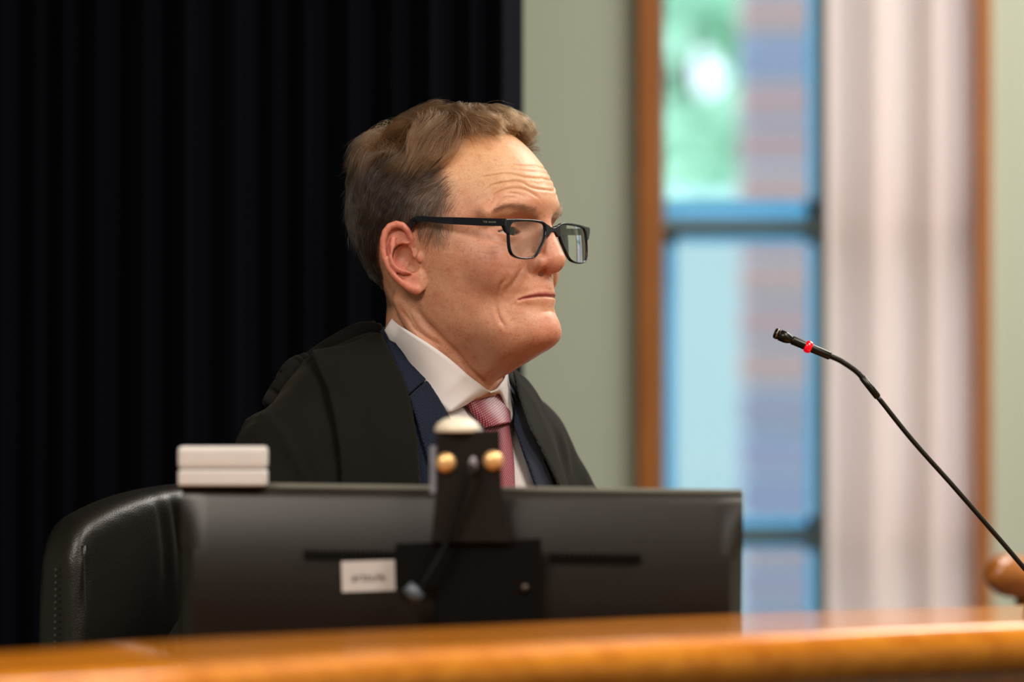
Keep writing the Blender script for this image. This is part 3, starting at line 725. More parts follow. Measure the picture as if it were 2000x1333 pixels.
def cloth(name, col, rough=.85, sheen=.3, weave=None, tint=None, bump=.3):
    s = NT(name); s.set(Base_Color=rgb(col), Roughness=rough, Specular_IOR_Level=.2); s.b.inputs['Sheen Weight'].default_value = sheen; s.b.inputs['Sheen Roughness'].default_value = .45
    if tint: s.b.inputs['Sheen Tint'].default_value = rgb(tint)
    tc = s.add('ShaderNodeTexCoord')
    if weave:
        v = s.add('ShaderNodeTexVoronoi', i_Scale=weave[0]); v.inputs['Randomness'].default_value = .15; s.l(tc.outputs['Object'], v.inputs['Vector'])
        mx = s.add('ShaderNodeMix', data_type='RGBA'); mr = s.add('ShaderNodeMapRange'); mr.inputs[1].default_value = .25; mr.inputs[2].default_value = .55
        s.l(v.outputs['Distance'], mr.inputs[0]); s.l(mr.outputs[0], mx.inputs[0]); mx.inputs[6].default_value = rgb(weave[1]); mx.inputs[7].default_value = rgb(col); s.l(mx.outputs[2], s.b.inputs['Base Color'])
    nb = s.add('ShaderNodeTexNoise', i_Scale=900.0, i_Detail=2.0); s.l(tc.outputs['Object'], nb.inputs['Vector'])
    bp = s.add('ShaderNodeBump', i_Strength=bump, i_Distance=0.0006); s.l(nb.outputs[0], bp.inputs['Height']); s.l(bp.outputs[0], s.b.inputs['Normal'])
    return s.m
SHIRTM = cloth('white_cotton', '#dcd8da', .7, .1, bump=.06)
SUITM = cloth('navy_wool', '#0b111e', .85, .08, (760, '#1a2740'))
GOWNM = cloth('black_gown_cloth', '#0b0a08', .9, .12, tint='#8a8470')

V_OPEN = [(720,600),(745,622),(764,650),(795,705),(836,757),(878,815),(900,868),(925,930),(955,1010),(1010,1130),(1062,1010),(1046,955),(1023,892),(1003,832),(1004,800),(997,765),(990,735),(985,690),(900,560)]
# shirt body
def f_shirt(P):
    P = P.astype(np.float32); w = 1.1 * vnoise(P * np.array([1, 1, .5]), .05, 51) + .8 * np.sin(P[:, 1] / 4.5 + 1.5 * np.sin(P[:, 2] / 25)) * np.exp(-((P[:, 1] - 14) / 16) ** 2)
    d = s_chest(P) - 1 - w
    return smax(d, -(s_keep(P) + 2), 2)
V, F = nets(lambda P: smax(f_shirt(P), -(P[:, 2] + 330), 2), (-150, -175, -345), (140, 175, 110), 2.5, smooth=2); mesh_obj('shirt', t2w(V), F, SHIRTM, person)
# suit jacket: back and fronts with the V opening cut out
def f_jacket(P):
    P = P.astype(np.float32); d = np.abs(s_chest(P) - 6.2) - 3
    W_ = t2w(P); q = proj(W_).astype(np.float32); c = np.maximum(poly_sd(q, V_OPEN) / 2.04, ((W_[:, 1] - .03) * 1000).astype(np.float32))
    d = smax(d, -c, 1.2); d = smax(d, -(s_keep(P) - 5), 2)
    return smax(smax(d, P[:, 2] - 88, 1), -(P[:, 2] + 400), 1)
V, F = nets(f_jacket, (-165, -190, -410), (150, 190, 110), 2.8, smooth=2); jk = mesh_obj('suit_jacket', t2w(V), F, SUITM, person)
LAP_N = [(835,741),(857,776),(879,814),(901,868),(926,930),(956,1010),(880,1020),(835,900),(812,820),(797,775)]
COL_N = [(742,648),(750,636),(769,652),(798,705),(833,741),(795,775),(783,735),(762,690)]
LAP_F = [(991,740),(1005,800),(1004,832),(1025,892),(1048,955),(1065,1012),(1100,1010),(1075,930),(1062,900),(1072,880),(1048,850),(1020,790),(1003,730)]
for nm, po, off in (('lapel', LAP_N, 12), ('jacket_collar', COL_N, 13), ('lapel', LAP_F, 12)):
    V, F = nets(shell(s_chest, off, 1.4, po, ylim=.02), (-150, -190, -330), (150, 190, 110), 1.5, smooth=3); mesh_obj(nm, t2w(V), F, SUITM, person)
# gown
G_OPEN = [(700,560),(722,612),(742,645),(764,690),(790,742),(806,800),(816,870),(822,950),(832,1080),(1040,1160),(1118,1080),(1088,950),(1060,890),(1030,832),(1010,770),(998,715),(985,650),(900,500)]
def f_gown(P):
    P = P.astype(np.float32); d = np.abs(s_gown(P) - folds(P) + 4) - 5.5
    W_ = t2w(P); q = proj(W_).astype(np.float32); c = np.maximum(poly_sd(q, G_OPEN) / 2.04, ((W_[:, 1] - .04) * 1000).astype(np.float32))
    d = smax(d, -c, 2); d = smax(d, -(s_keep(P) - 8), 3)
    return smax(smax(d, -(P[:, 2] + 1050), 2), (P[:, 0] - 262) - np.clip((-P[:, 2] - 430), 0, 1) * 900, 1)
V, F = nets(f_gown, (-230, -330, -1070), (500, 400, 120), 4.2, smooth=2); gown = mesh_obj('gown', t2w(V), F, GOWNM, person)
FAC_N = [(608,684),(620,720),(640,765),(652,820),(662,880),(667,950),(670,1080),(833,1080),(823,950),(817,870),(807,800),(791,742),(765,690),(745,650),(733,650),(705,662),(672,675),(640,679)]
FAC_F = [(998,712),(1010,770),(1030,832),(1060,890),(1089,950),(1118,1080),(1185,1080),(1150,960),(1118,880),(1080,815),(1045,765),(1015,720)]
for po in (FAC_N, FAC_F):
    V, F = nets(shell(s_gown, 7.5, 2.4, po, pad=1.5, extra=lambda P: .55 * folds(P), ylim=.06 if po is FAC_N else .03), (-200, -260, -330), (170, 260, 110), 1.9, smooth=4); mesh_obj('gown_facing', t2w(V), F, GOWNM, person)
# ---- shirt collar: a band folded down round the neck
def rays(Q, fn, off, t0=4.55):
    Q = np.asarray(Q, float); C0 = np.array([0, -DF, ZC])
    v = np.stack([(Q[:, 0] - 1000) / FP, np.ones(len(Q)), -(Q[:, 1] - 666.5) / FP], 1); v /= np.linalg.norm(v, axis=1)[:, None]; t = np.full(len(Q), t0)
    best = np.full(len(Q), 1e9); bt = t.copy()
    for _ in range(60):
        e = fn(w2t(C0 + v * t[:, None]).astype(np.float32)) - off; m = np.abs(e) < best; best[m] = np.abs(e)[m]; bt[m] = t[m]; t = np.minimum(t + np.maximum(e, -5) * .00075, 5.1)
    t = bt
    return C0 + v * t[:, None]
CT = [(766,624),(782,637),(810,655),(845,677),(880,703),(915,734),(940,753),(957,766)]
# pleated yoke of the gown behind the neck
for k, (a, b, c, rad) in enumerate([((735,640),(690,662),(600,705),.013), ((742,645),(705,655),(625,690),.012), ((600,700),(572,726),(545,752),.012), ((586,716),(556,748),(520,790),.010)]):
    pts = rays(catmull([a, b, c], 8), s_gown, -.2 * rad * 1000)
    V, F = tube_mesh(pts, [rad * (.55 + .45 * sin(pi * i / (len(pts) - 1))) for i in range(len(pts))], 14, flat=(1, .7)); mesh_obj('gown_pleat', V, F, GOWNM, person)

def collar_near():
    # top edge on the neck; lower edge from the nape down to the collar point, then up to the throat
    B = [(752,646),(768,676),(791,705),(811,734),(833,760),(855,787),(876,807),(957,767.5)]
    T2 = catmull(CT, 8); B2 = np.vstack([catmull(B[:7], 8), [np.array(B[6]) * (1 - s) + np.array(B[7]) * s for s in np.linspace(0, 1, 9)[1:]]])
    n = min(len(T2), len(B2)); T2, B2 = T2[:n], B2[:n]; m = 10; P = np.zeros((n, m, 3))
    A = rays(T2, s_neck, 2.5); C = rays(B2, s_chest, 7)
    for i in range(9): t = i / 9; C[i] = at(B2[i][0], B2[i][1], (A[i][1] + .004) * (1 - t) + C[9][1] * t)
    # carry the band on round the back of the neck
    bk = [(A[0] + d_, A[0] + d_ + np.array([-.004, .004, -.013])) for d_ in (np.array([.085, .060, .002]), np.array([.060, .062, .003]), np.array([.030, .050, .003]), np.array([.010, .030, .002]), np.array([.002, .012, .001]))]
    A = np.vstack([[q[0] for q in bk], A]); C = np.vstack([[q[1] for q in bk], C]); P = np.zeros((len(A), m, 3))
    for j in range(m):
        t = j / (m - 1); P[:, j] = A * (1 - t) + C * t
    P[:, :, 1] -= .003 * np.sin(np.linspace(0, pi, m))[None]
    return P
PC = collar_near()
def sheet(name, P, mat, th=.0015, parent=person):
    n, m = P.shape[:2]; F = [(i * m + j, i * m + j + 1, (i + 1) * m + j + 1, (i + 1) * m + j) for i in range(n - 1) for j in range(m - 1)]
    o = mesh_obj(name, P.reshape(-1, 3), F, mat, parent); md = o.modifiers.new('th', 'SOLIDIFY'); md.thickness = th; md.offset = 0; return o
sheet('shirt_collar', PC, SHIRTM)
# far side of the collar, seen past the throat
TF = [(957,767),(968,762),(978,750),(984,738),(987,722)]; BF = [(962,770),(984,778),(997,822),(1002,800),(990,738)]
A = rays(TF[:3], s_neck, 2.5); A = np.vstack([A, A[-1] + [.004, .02, .006], A[-1] + [.006, .045, .014]])
Cc = rays(BF[:4], s_chest, 7); Cc = np.vstack([Cc, Cc[-1] + [-.006, .03, .034]])
P = np.stack([catmull(A * (1 - t) + Cc * t, 6) for t in np.linspace(0, 1, 10)], 1); sheet('shirt_collar', P, SHIRTM)

# ---- tie
def tie_mat():
    s = NT('tie_silk'); s.set(Roughness=.45, Specular_IOR_Level=.4); s.b.inputs['Sheen Weight'].default_value = .08
    uv = s.add('ShaderNodeTexCoord'); mp = s.add('ShaderNodeMapping'); s.l(uv.outputs['UV'], mp.inputs[0]); mp.inputs['Rotation'].default_value = (0, 0, radians(52)); mp.inputs['Scale'].default_value = (560, 470, 1)
    vo = s.add('ShaderNodeTexVoronoi', i_Scale=1.0); vo.voronoi_dimensions = '2D'; vo.inputs['Randomness'].default_value = 0; s.l(mp.outputs[0], vo.inputs['Vector'])
    mr = s.add('ShaderNodeMapRange'); mr.inputs[1].default_value = .2; mr.inputs[2].default_value = .36; s.l(vo.outputs['Distance'], mr.inputs[0])
    mx = s.add('ShaderNodeMix', data_type='RGBA'); s.l(mr.outputs[0], mx.inputs[0]); mx.inputs[6].default_value = rgb('#b07880'); mx.inputs[7].default_value = rgb('#70192e'); s.l(mx.outputs[2], s.b.inputs['Base Color'])
    bp = s.add('ShaderNodeBump', i_Strength=.4, i_Distance=.0004); s.l(vo.outputs['Distance'], bp.inputs['Height']); s.l(bp.outputs[0], s.b.inputs['Normal'])
    return s.m
TIEM = tie_mat()
def tie_piece(name, left, right, off, bulge, n=24, m=14, th=.003, rot=0, parent=person):
    L = catmull(left, 8); R = catmull(right, 8)
    def rs(c, k): s_ = np.r_[0, np.cumsum(np.linalg.norm(np.diff(c, axis=0), axis=1))]; t = np.linspace(0, s_[-1], k); return np.stack([np.interp(t, s_, c[:, i]) for i in range(2)], 1)
    L, R = rs(L, n), rs(R, n); P = np.zeros((n, m, 3)); nrm = np.array([.5, -.85, .1])
    LA, RA = rays(L, s_chest, off), rays(R, s_chest, off)
    for i in range(n):
        a, b = LA[i], RA[i]
        for j in range(m):
            t = j / (m - 1); P[i, j] = a * (1 - t) + b * t + nrm * bulge * sqrt(max(0, sin(pi * t))) * (1 if n < 2 else 1)
    o = sheet(name, P, TIEM, th, parent); me = o.data; uvl = me.uv_layers.new(name='UVMap')
    ctr = P.reshape(-1, 3); e1 = np.array([.85, .5, 0]); c, s = cos(rot), sin(rot)
    uvs = np.stack([ctr @ e1 * c - ctr[:, 2] * s, ctr @ e1 * s + ctr[:, 2] * c], 1)
    li = np.empty(len(me.loops), np.int32); me.loops.foreach_get('vertex_index', li); uvl.data.foreach_set('uv', uvs[li].astype(np.float32).ravel())
    return o
tie = tie_piece('tie', [(951,832),(946,850),(941,900),(936,960),(930,1040),(926,1100)], [(991,827),(996,855),(1001,900),(1004,960),(1010,1040),(1013,1100)], 3, .006)
tie_piece('tie_knot', [(908,788),(918,803),(932,820),(947,836)], [(978,770),(989,786),(993,805),(993,826)], 5, .011, rot=.35, parent=person)

# ---- hands resting on the work surface, shoes (out of sight behind the monitor and under the bench)
def hand(sgn, base):
    bm = bmesh.new(); vs = []; rad = {}
    def V_(p, r): v = bm.verts.new(Vector(p)); rad[len(vs)] = r; vs.append(v); return v
    w = V_((-.05, 0, .03), .026); pm = V_((.0, 0, .024), .030); bm.edges.new((w, pm)); k = V_((.035, 0, .02), .030); bm.edges.new((pm, k))
    for i, (y, L) in enumerate([(.030, .068), (.010, .078), (-.010, .072), (-.029, .056)]):
        a = V_((.055, y, .024), .0105); bm.edges.new((k, a)); b = V_((.055 + L * .45, y * 1.15, .026), .0095); bm.edges.new((a, b)); c = V_((.055 + L * .78, y * 1.2, .017), .0085); bm.edges.new((b, c)); d = V_((.055 + L, y * 1.2, .009), .0075); bm.edges.new((c, d))
    a = V_((.0, .034, .02), .013); bm.edges.new((pm, a)); b = V_((.03, .055, .016), .0115); bm.edges.new((a, b)); c = V_((.055, .062, .012), .0095); bm.edges.new((b, c))
    me = bpy.data.meshes.new('hand'); bm.to_mesh(me); bm.free(); o = link(bpy.data.objects.new('hand', me), person)
    md = o.modifiers.new('skin', 'SKIN'); sk = me.skin_vertices[0].data if me.skin_vertices else None
    if sk is None:
        bmm = bmesh.new(); bmm.from_mesh(me); bmm.verts.layers.skin.verify(); bmm.to_mesh(me); bmm.free(); sk = me.skin_vertices[0].data
    for i, r in rad.items(): sk[i].radius = (r, r * (.6 if i < 3 else 1))
    sk[0].use_root = True; o.modifiers.new('sub', 'SUBSURF').levels = 1; o.modifiers['sub'].render_levels = 2
    o.scale = (1, sgn, 1); o.location = base; o.rotation_euler = (0, 0, -pi / 4 + sgn * .35)
    s = NT('hand_skin'); s.set(Base_Color=(.56, .30, .2, 1), Roughness=.5); me.materials.append(s.m); return o
hand(1, tuple(t2w([285, -150, 0]) * [1, 1, 0] + [0, 0, .862])); hand(-1, tuple(t2w([285, 150, 0]) * [1, 1, 0] + [0, 0, .862]))
def f_shoe(P): return smax(smin(s_ell(P, (60, 0, 25), (75, 42, 42)), s_ell(P, (-50, 0, 45), (50, 36, 45)), 30), -P[:, 2], 4)
SV, SF = nets(f_shoe, (-120, -60, -10), (150, 60, 110), 5)
for sgn in (1, -1):
    b = t2w([390, sgn * 125, 0]); mesh_obj('shoe', np.array([b[0], b[1], .12]) + (SV / 1000) @ TM, SF, simple('black_shoe_leather', '#0b0a0a', .3), person)
tag(person, 'man in glasses, white shirt, pink tie, navy suit and black gown, seated, looking right', 'person')
# ================================================================== THE ROOM
def struct(o): o['kind'] = 'structure'; return o
def slab(name, lo, hi, mat, kind=True, parent=None, bev=0):
    bm = bmesh.new(); box(bm, lo, hi, bev); o = bm_obj(name, bm, mat, parent)
    if kind and parent is None: struct(o)
    return o
SAGE = simple('sage_green_paint', '#b3b9a6', .75, noise=(3, .03), bump=(300, .15))
OFFW = simple('ceiling_paint', '#d8d4cc', .9, noise=(2, .02))
CARP = simple('blue_grey_carpet', '#3a4048', .95, noise=(60, .15), bump=(500, .5))
def wood_mat(name, c1, c2, rough=.25, scale=(1, 1, 14), coat=.5, rot=0):
    s = NT(name); s.set(Roughness=rough, Coat_Weight=coat, Coat_Roughness=.06)
    tc = s.add('ShaderNodeTexCoord'); mp = s.add('ShaderNodeMapping'); mp.inputs['Scale'].default_value = scale; mp.inputs['Rotation'].default_value = (0, 0, rot); s.l(tc.outputs['Object'], mp.inputs[0])
    nz = s.add('ShaderNodeTexNoise', i_Scale=6.0, i_Detail=6.0, i_Roughness=.6, i_Distortion=.6); s.l(mp.outputs[0], nz.inputs['Vector'])
    r = s.add('ShaderNodeValToRGB'); r.color_ramp.elements[0].position = .3; r.color_ramp.elements[1].position = .7; r.color_ramp.elements[0].color = rgb(c1); r.color_ramp.elements[1].color = rgb(c2)
    s.l(nz.outputs[0], r.inputs[0]); s.l(r.outputs[0], s.b.inputs['Base Color']); return s.m
TRIMW = wood_mat('trim_timber', '#91521c', '#ad6c32', .4, (14, 14, 1), .2)
YB = 2.15
WX0 = (1252 - 1000) / FP * (DF + YB); WX1 = (1926 - 1000) / FP * (DF + YB)
slab('floor', (-3.4, -6.4, -.05), (3.4, YB + .3, 0), CARP)
slab('floor_platform', (-1.9, -1.2, 0), (3.2, YB, .12), CARP).name = 'floor_2'
slab('ceiling', (-3.4, -6.4, 2.9), (3.4, YB + .3, 3.0), OFFW)
slab('wall_left', (-3.5, -6.4, 0), (-3.4, YB + .3, 2.9), SAGE)
slab('wall_right', (3.4, -6.4, 0), (3.5, YB + .3, 2.9), SAGE)
slab('wall_front', (-3.4, -6.5, 0), (3.4, -6.4, 2.9), SAGE)
# back wall round the window opening (sill .45, head 2.6)
bm = bmesh.new()
for lo, hi in (((-3.4, YB, 0), (WX0, YB + .25, 2.9)), ((WX1, YB, 0), (3.4, YB + .25, 2.9)), ((WX0, YB, 2.6), (WX1, YB + .25, 2.9)), ((WX0, YB, 0), (WX1, YB + .25, .45))): box(bm, lo, hi)
struct(bm_obj('wall_back', bm, SAGE))
# timber architrave
for i, (lo, hi) in enumerate([((WX0 - .004, YB - .018, .43), (WX0 + .029, YB + .12, 2.62)), ((WX1 - .014, YB - .018, .43), (WX1 + .006, YB + .12, 2.62)), ((WX0, YB - .018, 2.59), (WX1, YB + .1, 2.63)), ((WX0, YB - .03, .42), (WX1, YB + .1, .455))]):
    slab('trim_%d' % (i + 1), lo, hi, TRIMW, bev=.002)
slab('baseboard_back', (-3.4, YB - .015, .12), (WX0 + 3.2, YB, .22), TRIMW, bev=.003)
# window: green-grey aluminium frame with sashes beyond, their skylight painted in as pale blue
win = empty('window_1', (.32, YB + .1, 1.5)); win['kind'] = 'structure'
def wpart(name, boxes, mat, parent=win, bev=.002):
    bm = bmesh.new()
    for lo, hi in boxes: box(bm, lo, hi, bev)
    for v in bm.verts: v.co -= Vector(win.location)
    o = bm_obj(name, bm, mat, parent); return o
GREY = simple('green_grey_aluminium', '#56696a', .45, .3); s = NT('skylight_tint_strip'); s.n.remove(s.b); d_ = s.add('ShaderNodeBsdfDiffuse'); t_ = s.add('ShaderNodeBsdfTranslucent'); d_.inputs[0].default_value = t_.inputs[0].default_value = (.34, .58, .72, 1); m_ = s.add('ShaderNodeMixShader'); m_.inputs[0].default_value = .7  # sky glow on the sashes is put into this blue translucent colour
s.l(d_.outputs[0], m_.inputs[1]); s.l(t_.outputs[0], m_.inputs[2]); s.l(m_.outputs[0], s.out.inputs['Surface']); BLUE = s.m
def wx(px, Y): return (px - 1000) / FP * (DF + Y)
def wz(py, Y): return ZC - (py - 666.5) / FP * (DF + Y)
Y1 = YB + .09
TR = [(wz(457, Y1), wz(430, Y1)), (wz(1062, Y1), wz(1040, Y1))]
wpart('window_frame', [((wx(1594, Y1), Y1, .45), (wx(1622, Y1), Y1 + .05, 2.6)), ((WX0, Y1, .45), (wx(1300, Y1), Y1 + .05, 2.6))], GREY)
for a, b in TR: wpart('transom', [((WX0 + .01, Y1 - .004, a), (wx(1622, Y1), Y1 + .045, b))], GREY)
Y2 = Y1 + .07
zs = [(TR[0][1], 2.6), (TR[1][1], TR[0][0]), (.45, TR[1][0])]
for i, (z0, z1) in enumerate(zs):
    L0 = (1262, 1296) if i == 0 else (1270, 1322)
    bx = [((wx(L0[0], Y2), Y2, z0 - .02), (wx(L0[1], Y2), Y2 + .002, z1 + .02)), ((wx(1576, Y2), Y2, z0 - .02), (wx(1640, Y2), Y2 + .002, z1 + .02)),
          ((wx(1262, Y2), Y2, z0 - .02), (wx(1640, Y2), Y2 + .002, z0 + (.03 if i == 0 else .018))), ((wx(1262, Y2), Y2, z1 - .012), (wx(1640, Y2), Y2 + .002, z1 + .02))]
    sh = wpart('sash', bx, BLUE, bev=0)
    s = NT('window_glass'); s.n.remove(s.b); t_ = s.add('ShaderNodeBsdfTransparent'); t_.inputs[0].default_value = (.9, .96, .97, 1); g_ = s.add('ShaderNodeBsdfGlossy'); g_.inputs[1].default_value = .02
    m_ = s.add('ShaderNodeMixShader'); m_.inputs[0].default_value = .06; s.l(t_.outputs[0], m_.inputs[1]); s.l(g_.outputs[0], m_.inputs[2]); s.l(m_.outputs[0], s.out.inputs['Surface'])
    wpart('pane', [((wx(1262, Y2), Y2 + .014, z0 - .01), (wx(1640, Y2), Y2 + .018, z1 + .01))], s.m, sh, 0)
# the other pane of the window, behind the sheer curtain
wpart('window_frame', [((wx(1880, Y1), Y1, .45), (wx(1915, Y1), Y1 + .05, 2.6))], GREY)
for a, b in TR: wpart('transom', [((wx(1622, Y1), Y1 - .004, a - .004), (wx(1912, Y1), Y1 + .045, b + .01))], TRIMW)
# sheer curtain
def curtain(name, x0, x1, Y, z0, z1, mat, amp, per, label, cat, seed=0, nz=14, th=.0015, parent=None):
    n = int((x1 - x0) / per * 22); xs = np.linspace(x0, x1, n); zz = np.linspace(z0, z1, nz); P = np.zeros((n, nz, 3))
    ph = np.cumsum(np.interp(xs, np.linspace(x0, x1, 40), 1 + .45 * np.random.default_rng(seed).uniform(-1, 1, 40))) * (xs[1] - xs[0]) / per * 2 * pi
    am = amp * np.interp(xs, np.linspace(x0, x1, 30), np.random.default_rng(seed + 1).uniform(.6, 1.25, 30))
    for j, z in enumerate(zz):
        k = .9 + .25 * (1 - j / nz); P[:, j] = np.stack([xs + .3 * am * np.sin(2 * ph) * .5, Y + am * k * np.sin(ph + .15 * np.sin(z * 2.1 + xs)), np.full(n, z)], 1)
    o = sheet(name, P, mat, th, parent); tag(o, label, cat); return o
def sheer_mat():
    s = NT('sheer_voile'); s.n.remove(s.b); d = s.add('ShaderNodeBsdfDiffuse'); d.inputs[0].default_value = rgb('#efe0da'); t_ = s.add('ShaderNodeBsdfTranslucent'); t_.inputs[0].default_value = rgb('#f6e8e2'); p_ = s.add('ShaderNodeBsdfTransparent')
    a = s.add('ShaderNodeMixShader'); a.inputs[0].default_value = .55; s.l(d.outputs[0], a.inputs[1]); s.l(t_.outputs[0], a.inputs[2]); b = s.add('ShaderNodeMixShader'); b.inputs[0].default_value = .13; s.l(a.outputs[0], b.inputs[1]); s.l(p_.outputs[0], b.inputs[2]); s.l(b.outputs[0], s.out.inputs['Surface']); return s.m
curtain('sheer_curtain', wx(1616, YB), wx(1911, YB), YB + .03, .47, 2.58, sheer_mat(), .015, .085, 'pale pinkish white sheer curtain hanging over half of the window', 'curtain', 3)
# dark velvet curtain behind the man
s = NT('midnight_velvet'); s.set(Base_Color=(.0022, .003, .0065, 1), Roughness=.9, Specular_IOR_Level=.1); s.b.inputs['Sheen Weight'].default_value = .026; s.b.inputs['Sheen Roughness'].default_value = .3; s.b.inputs['Sheen Tint'].default_value = rgb('#5a6fa8')
YC = .85
curtain('stage_curtain', -1.75, wx(1017, YC), YC, .13, 2.86, s.m, .022, .042, 'floor-length midnight blue velvet curtain in deep folds behind the man', 'curtain', 11, nz=6, th=.003)
# ---- outside
brickm = [simple('brick_%d' % i, c, .85, noise=(25, .12), bump=(120, .4)) for i, c in enumerate(('#96787c', '#7c7688', '#9a7c7c', '#767890'))]
pier = empty('brick_pier', (.56, 5.2, 0)); tag(pier, 'brick pier of the building outside, seen through the window', 'pier')
mort = slab('mortar', (.462 - .56, .008, .1), (.90 - .56, .24, 3.4), simple('mortar', '#969fae', .9), False, pier)
bmb = bmesh.new(); box(bmb, (0, 0, 0), (.215, .22, .072), .004, 1); me = bpy.data.meshes.new('brick'); bmb.to_mesh(me); bmb.free()
me.materials.append(brickm[0]); mes = [me] + [me.copy() for _ in range(3)]
for q, m_ in zip(mes[1:], brickm[1:]): q.materials[0] = m_
for k in range(37):
    z = .12 + k * .087
    for j in range(2):
        o = bpy.data.objects.new('brick', mes[random.randrange(4)]); link(o, pier)
        o.location = ((.455 - .56) + j * .225 - (.11 if k % 2 and j == 0 else .0) * 0 + (.112 if k % 2 and j else 0) * 0, random.uniform(-.003, .003), z)
def tree(x, y, h, r, seed, label, cols):
    t = empty('tree', (x, y, 0)); tag(t, label, 'tree', None)
    V, F = tube_mesh([(0, 0, 0), (.05, 0, h * .4), (0, .05, h * .8)], [.16, .12, .05], 10); mesh_obj('trunk', V, F, simple('bark', '#5a4a3c', .9), t)
    g = np.random.default_rng(seed); n = 3000; c = g.normal(0, 1, (n, 3)); c /= np.linalg.norm(c, axis=1)[:, None]; c *= (g.random(n) ** .4)[:, None]; c = c * [r, r, h * .42] + [0, 0, h * .62]
    gp_ = np.array([.0370 * (DF + y) - x, ZC + .0531 * (DF + y)]); c = c[np.hypot(c[:, 0] - gp_[0], c[:, 2] - gp_[1]) > .12]; n = len(c)   # a gap in the crown where the sky shows
    a = g.normal(0, 1, (n, 3)); a /= np.linalg.norm(a, axis=1)[:, None]; b = np.cross(a, g.normal(0, 1, (n, 3))); b /= np.linalg.norm(b, axis=1)[:, None]; s_ = .10
    V = np.stack([c - a * s_, c - b * s_ * .5, c + a * s_, c + b * s_ * .5], 1).reshape(-1, 3); F = np.arange(4 * n).reshape(n, 4).astype(np.int32)
    o = mesh_obj('foliage', V, F, simple('leaves', cols, .6, noise=(2.5, .35)), t); o['kind'] = 'stuff'
tree(.55, 13, 3.6, 1.3, 1, 'bushy light green tree outside the window', '#b0d8bc')
tree(1.9, 16, 4.6, 1.5, 2, 'taller tree behind the brick pier outside', '#a6cfc4')
slab('ground', (-12, YB + .3, -.2), (14, 40, -.05), simple('pale_paving', '#c9d4d2', .9, noise=(2, .1)))
hb = empty('garden_wall', (1.2, 10.5, 0)); tag(hb, 'pale rendered garden wall outside below the trees', 'wall')
slab('wall_body', (-2.4, 0, 0), (3, .2, 1.72), simple('pale_render', '#8c9a9a', .9, noise=(3, .06)), False, hb); slab('coping', (-2.45, -.03, 1.72), (3.05, .23, 1.78), simple('coping_stone', '#a9c4c8', .9), False, hb)

# ================================================================== THE BENCH
BK = np.array([(-1.35,-1.98),(-.80,-1.44),(-.388,-1.02),(-.267,-.86),(-.063,-.68),(.177,-.48),(.4095,-.35),(.62,-.26),(.95,-.14),(1.5,.0)])
FR = np.array([(-1.18,-2.18),(-.70,-1.70),(-.358,-1.32),(-.223,-1.18),(-.0587,-.99),(.163,-.82),(.3825,-.65),(.62,-.53),(1.0,-.38),(1.6,-.22)])
KS = .955; BK, FR = [np.stack([q[:, 0] * KS, (DF + q[:, 1]) * KS - DF], 1) for q in (BK, FR)]
bk, fr = catmull(BK, 8), catmull(FR, 8)
OAKW = wood_mat('varnished_honey_timber', '#b0620c', '#d88a26', .35, (1.2, 9, 9), .72, radians(42)); OAKW.node_tree.nodes['Principled BSDF'].inputs['Specular IOR Level'].default_value = .08; OAKW.node_tree.nodes['Principled BSDF'].inputs['Coat Roughness'].default_value = .035
OAKW2 = wood_mat('dark_varnished_timber', '#6a360b', '#8a4c14', .3, (9, 9, 1.2), .5)
def sweep(name, prof, mat, parent, smooth=True):
    """prof: list of (s, z): s = 0 at the back edge, 1 at the front edge; beyond 1 in metres outward"""
    n = len(bk); V = []
    for i in range(n):
        d = fr[i] - bk[i]; L = np.linalg.norm(d); d = d / L
        for s_, z in prof: p = bk[i] + d * s_ * L if s_ <= 1 else fr[i] + d * (s_ - 1); V.append((p[0], p[1], z))
    m = len(prof); F = [(i * m + j, i * m + (j + 1) % m, (i + 1) * m + (j + 1) % m, (i + 1) * m + j) for i in range(n - 1) for j in range(m)]
    F.append(tuple(range(m))); F.append(tuple(range((n - 1) * m, n * m))[::-1])
    o = mesh_obj(name, V, F, mat, parent, False); o.data.polygons.foreach_set('use_smooth', np.ones(len(o.data.polygons), bool)); o.data.set_sharp_from_angle(angle=radians(50)); return o
bench = empty('judges_bench', (0, 0, 0)); tag(bench, 'curved varnished honey-coloured timber bench with a raised ledge, out of focus in front', 'bench')
ZL = ZC - .236 * KS
sweep('ledge', [(0.0, ZL - .004), (.015, ZL), (.93, ZL)] + [(1 + .019 * sin(t), ZL - .019 + .019 * cos(t)) for t in np.linspace(.05, pi - .25, 15)] + [(1.0, ZL - .038), (0.0, ZL - .038)], OAKW, bench)
sweep('front_panel', [(.80, ZL - .038), (1.0, ZL - .038), (1.0, 0.0), (.80, 0.0)], OAKW2, bench)
WS = .86
V = []; n = len(bk)
for i in range(n):
    d = bk[i] - fr[i]; d /= np.linalg.norm(d)
    for o_, z in ((-.03, WS - .03), (-.03, WS), (.52, WS), (.52, WS - .03)): p = bk[i] + d * o_; V.append((p[0], p[1], z))
F = [(i * 4 + j, i * 4 + (j + 1) % 4, (i + 1) * 4 + (j + 1) % 4, (i + 1) * 4 + j) for i in range(n - 1) for j in range(4)] + [(0, 1, 2, 3), tuple(range(4 * n - 4, 4 * n))[::-1]]
mesh_obj('work_surface', V, F, OAKW, bench, False)

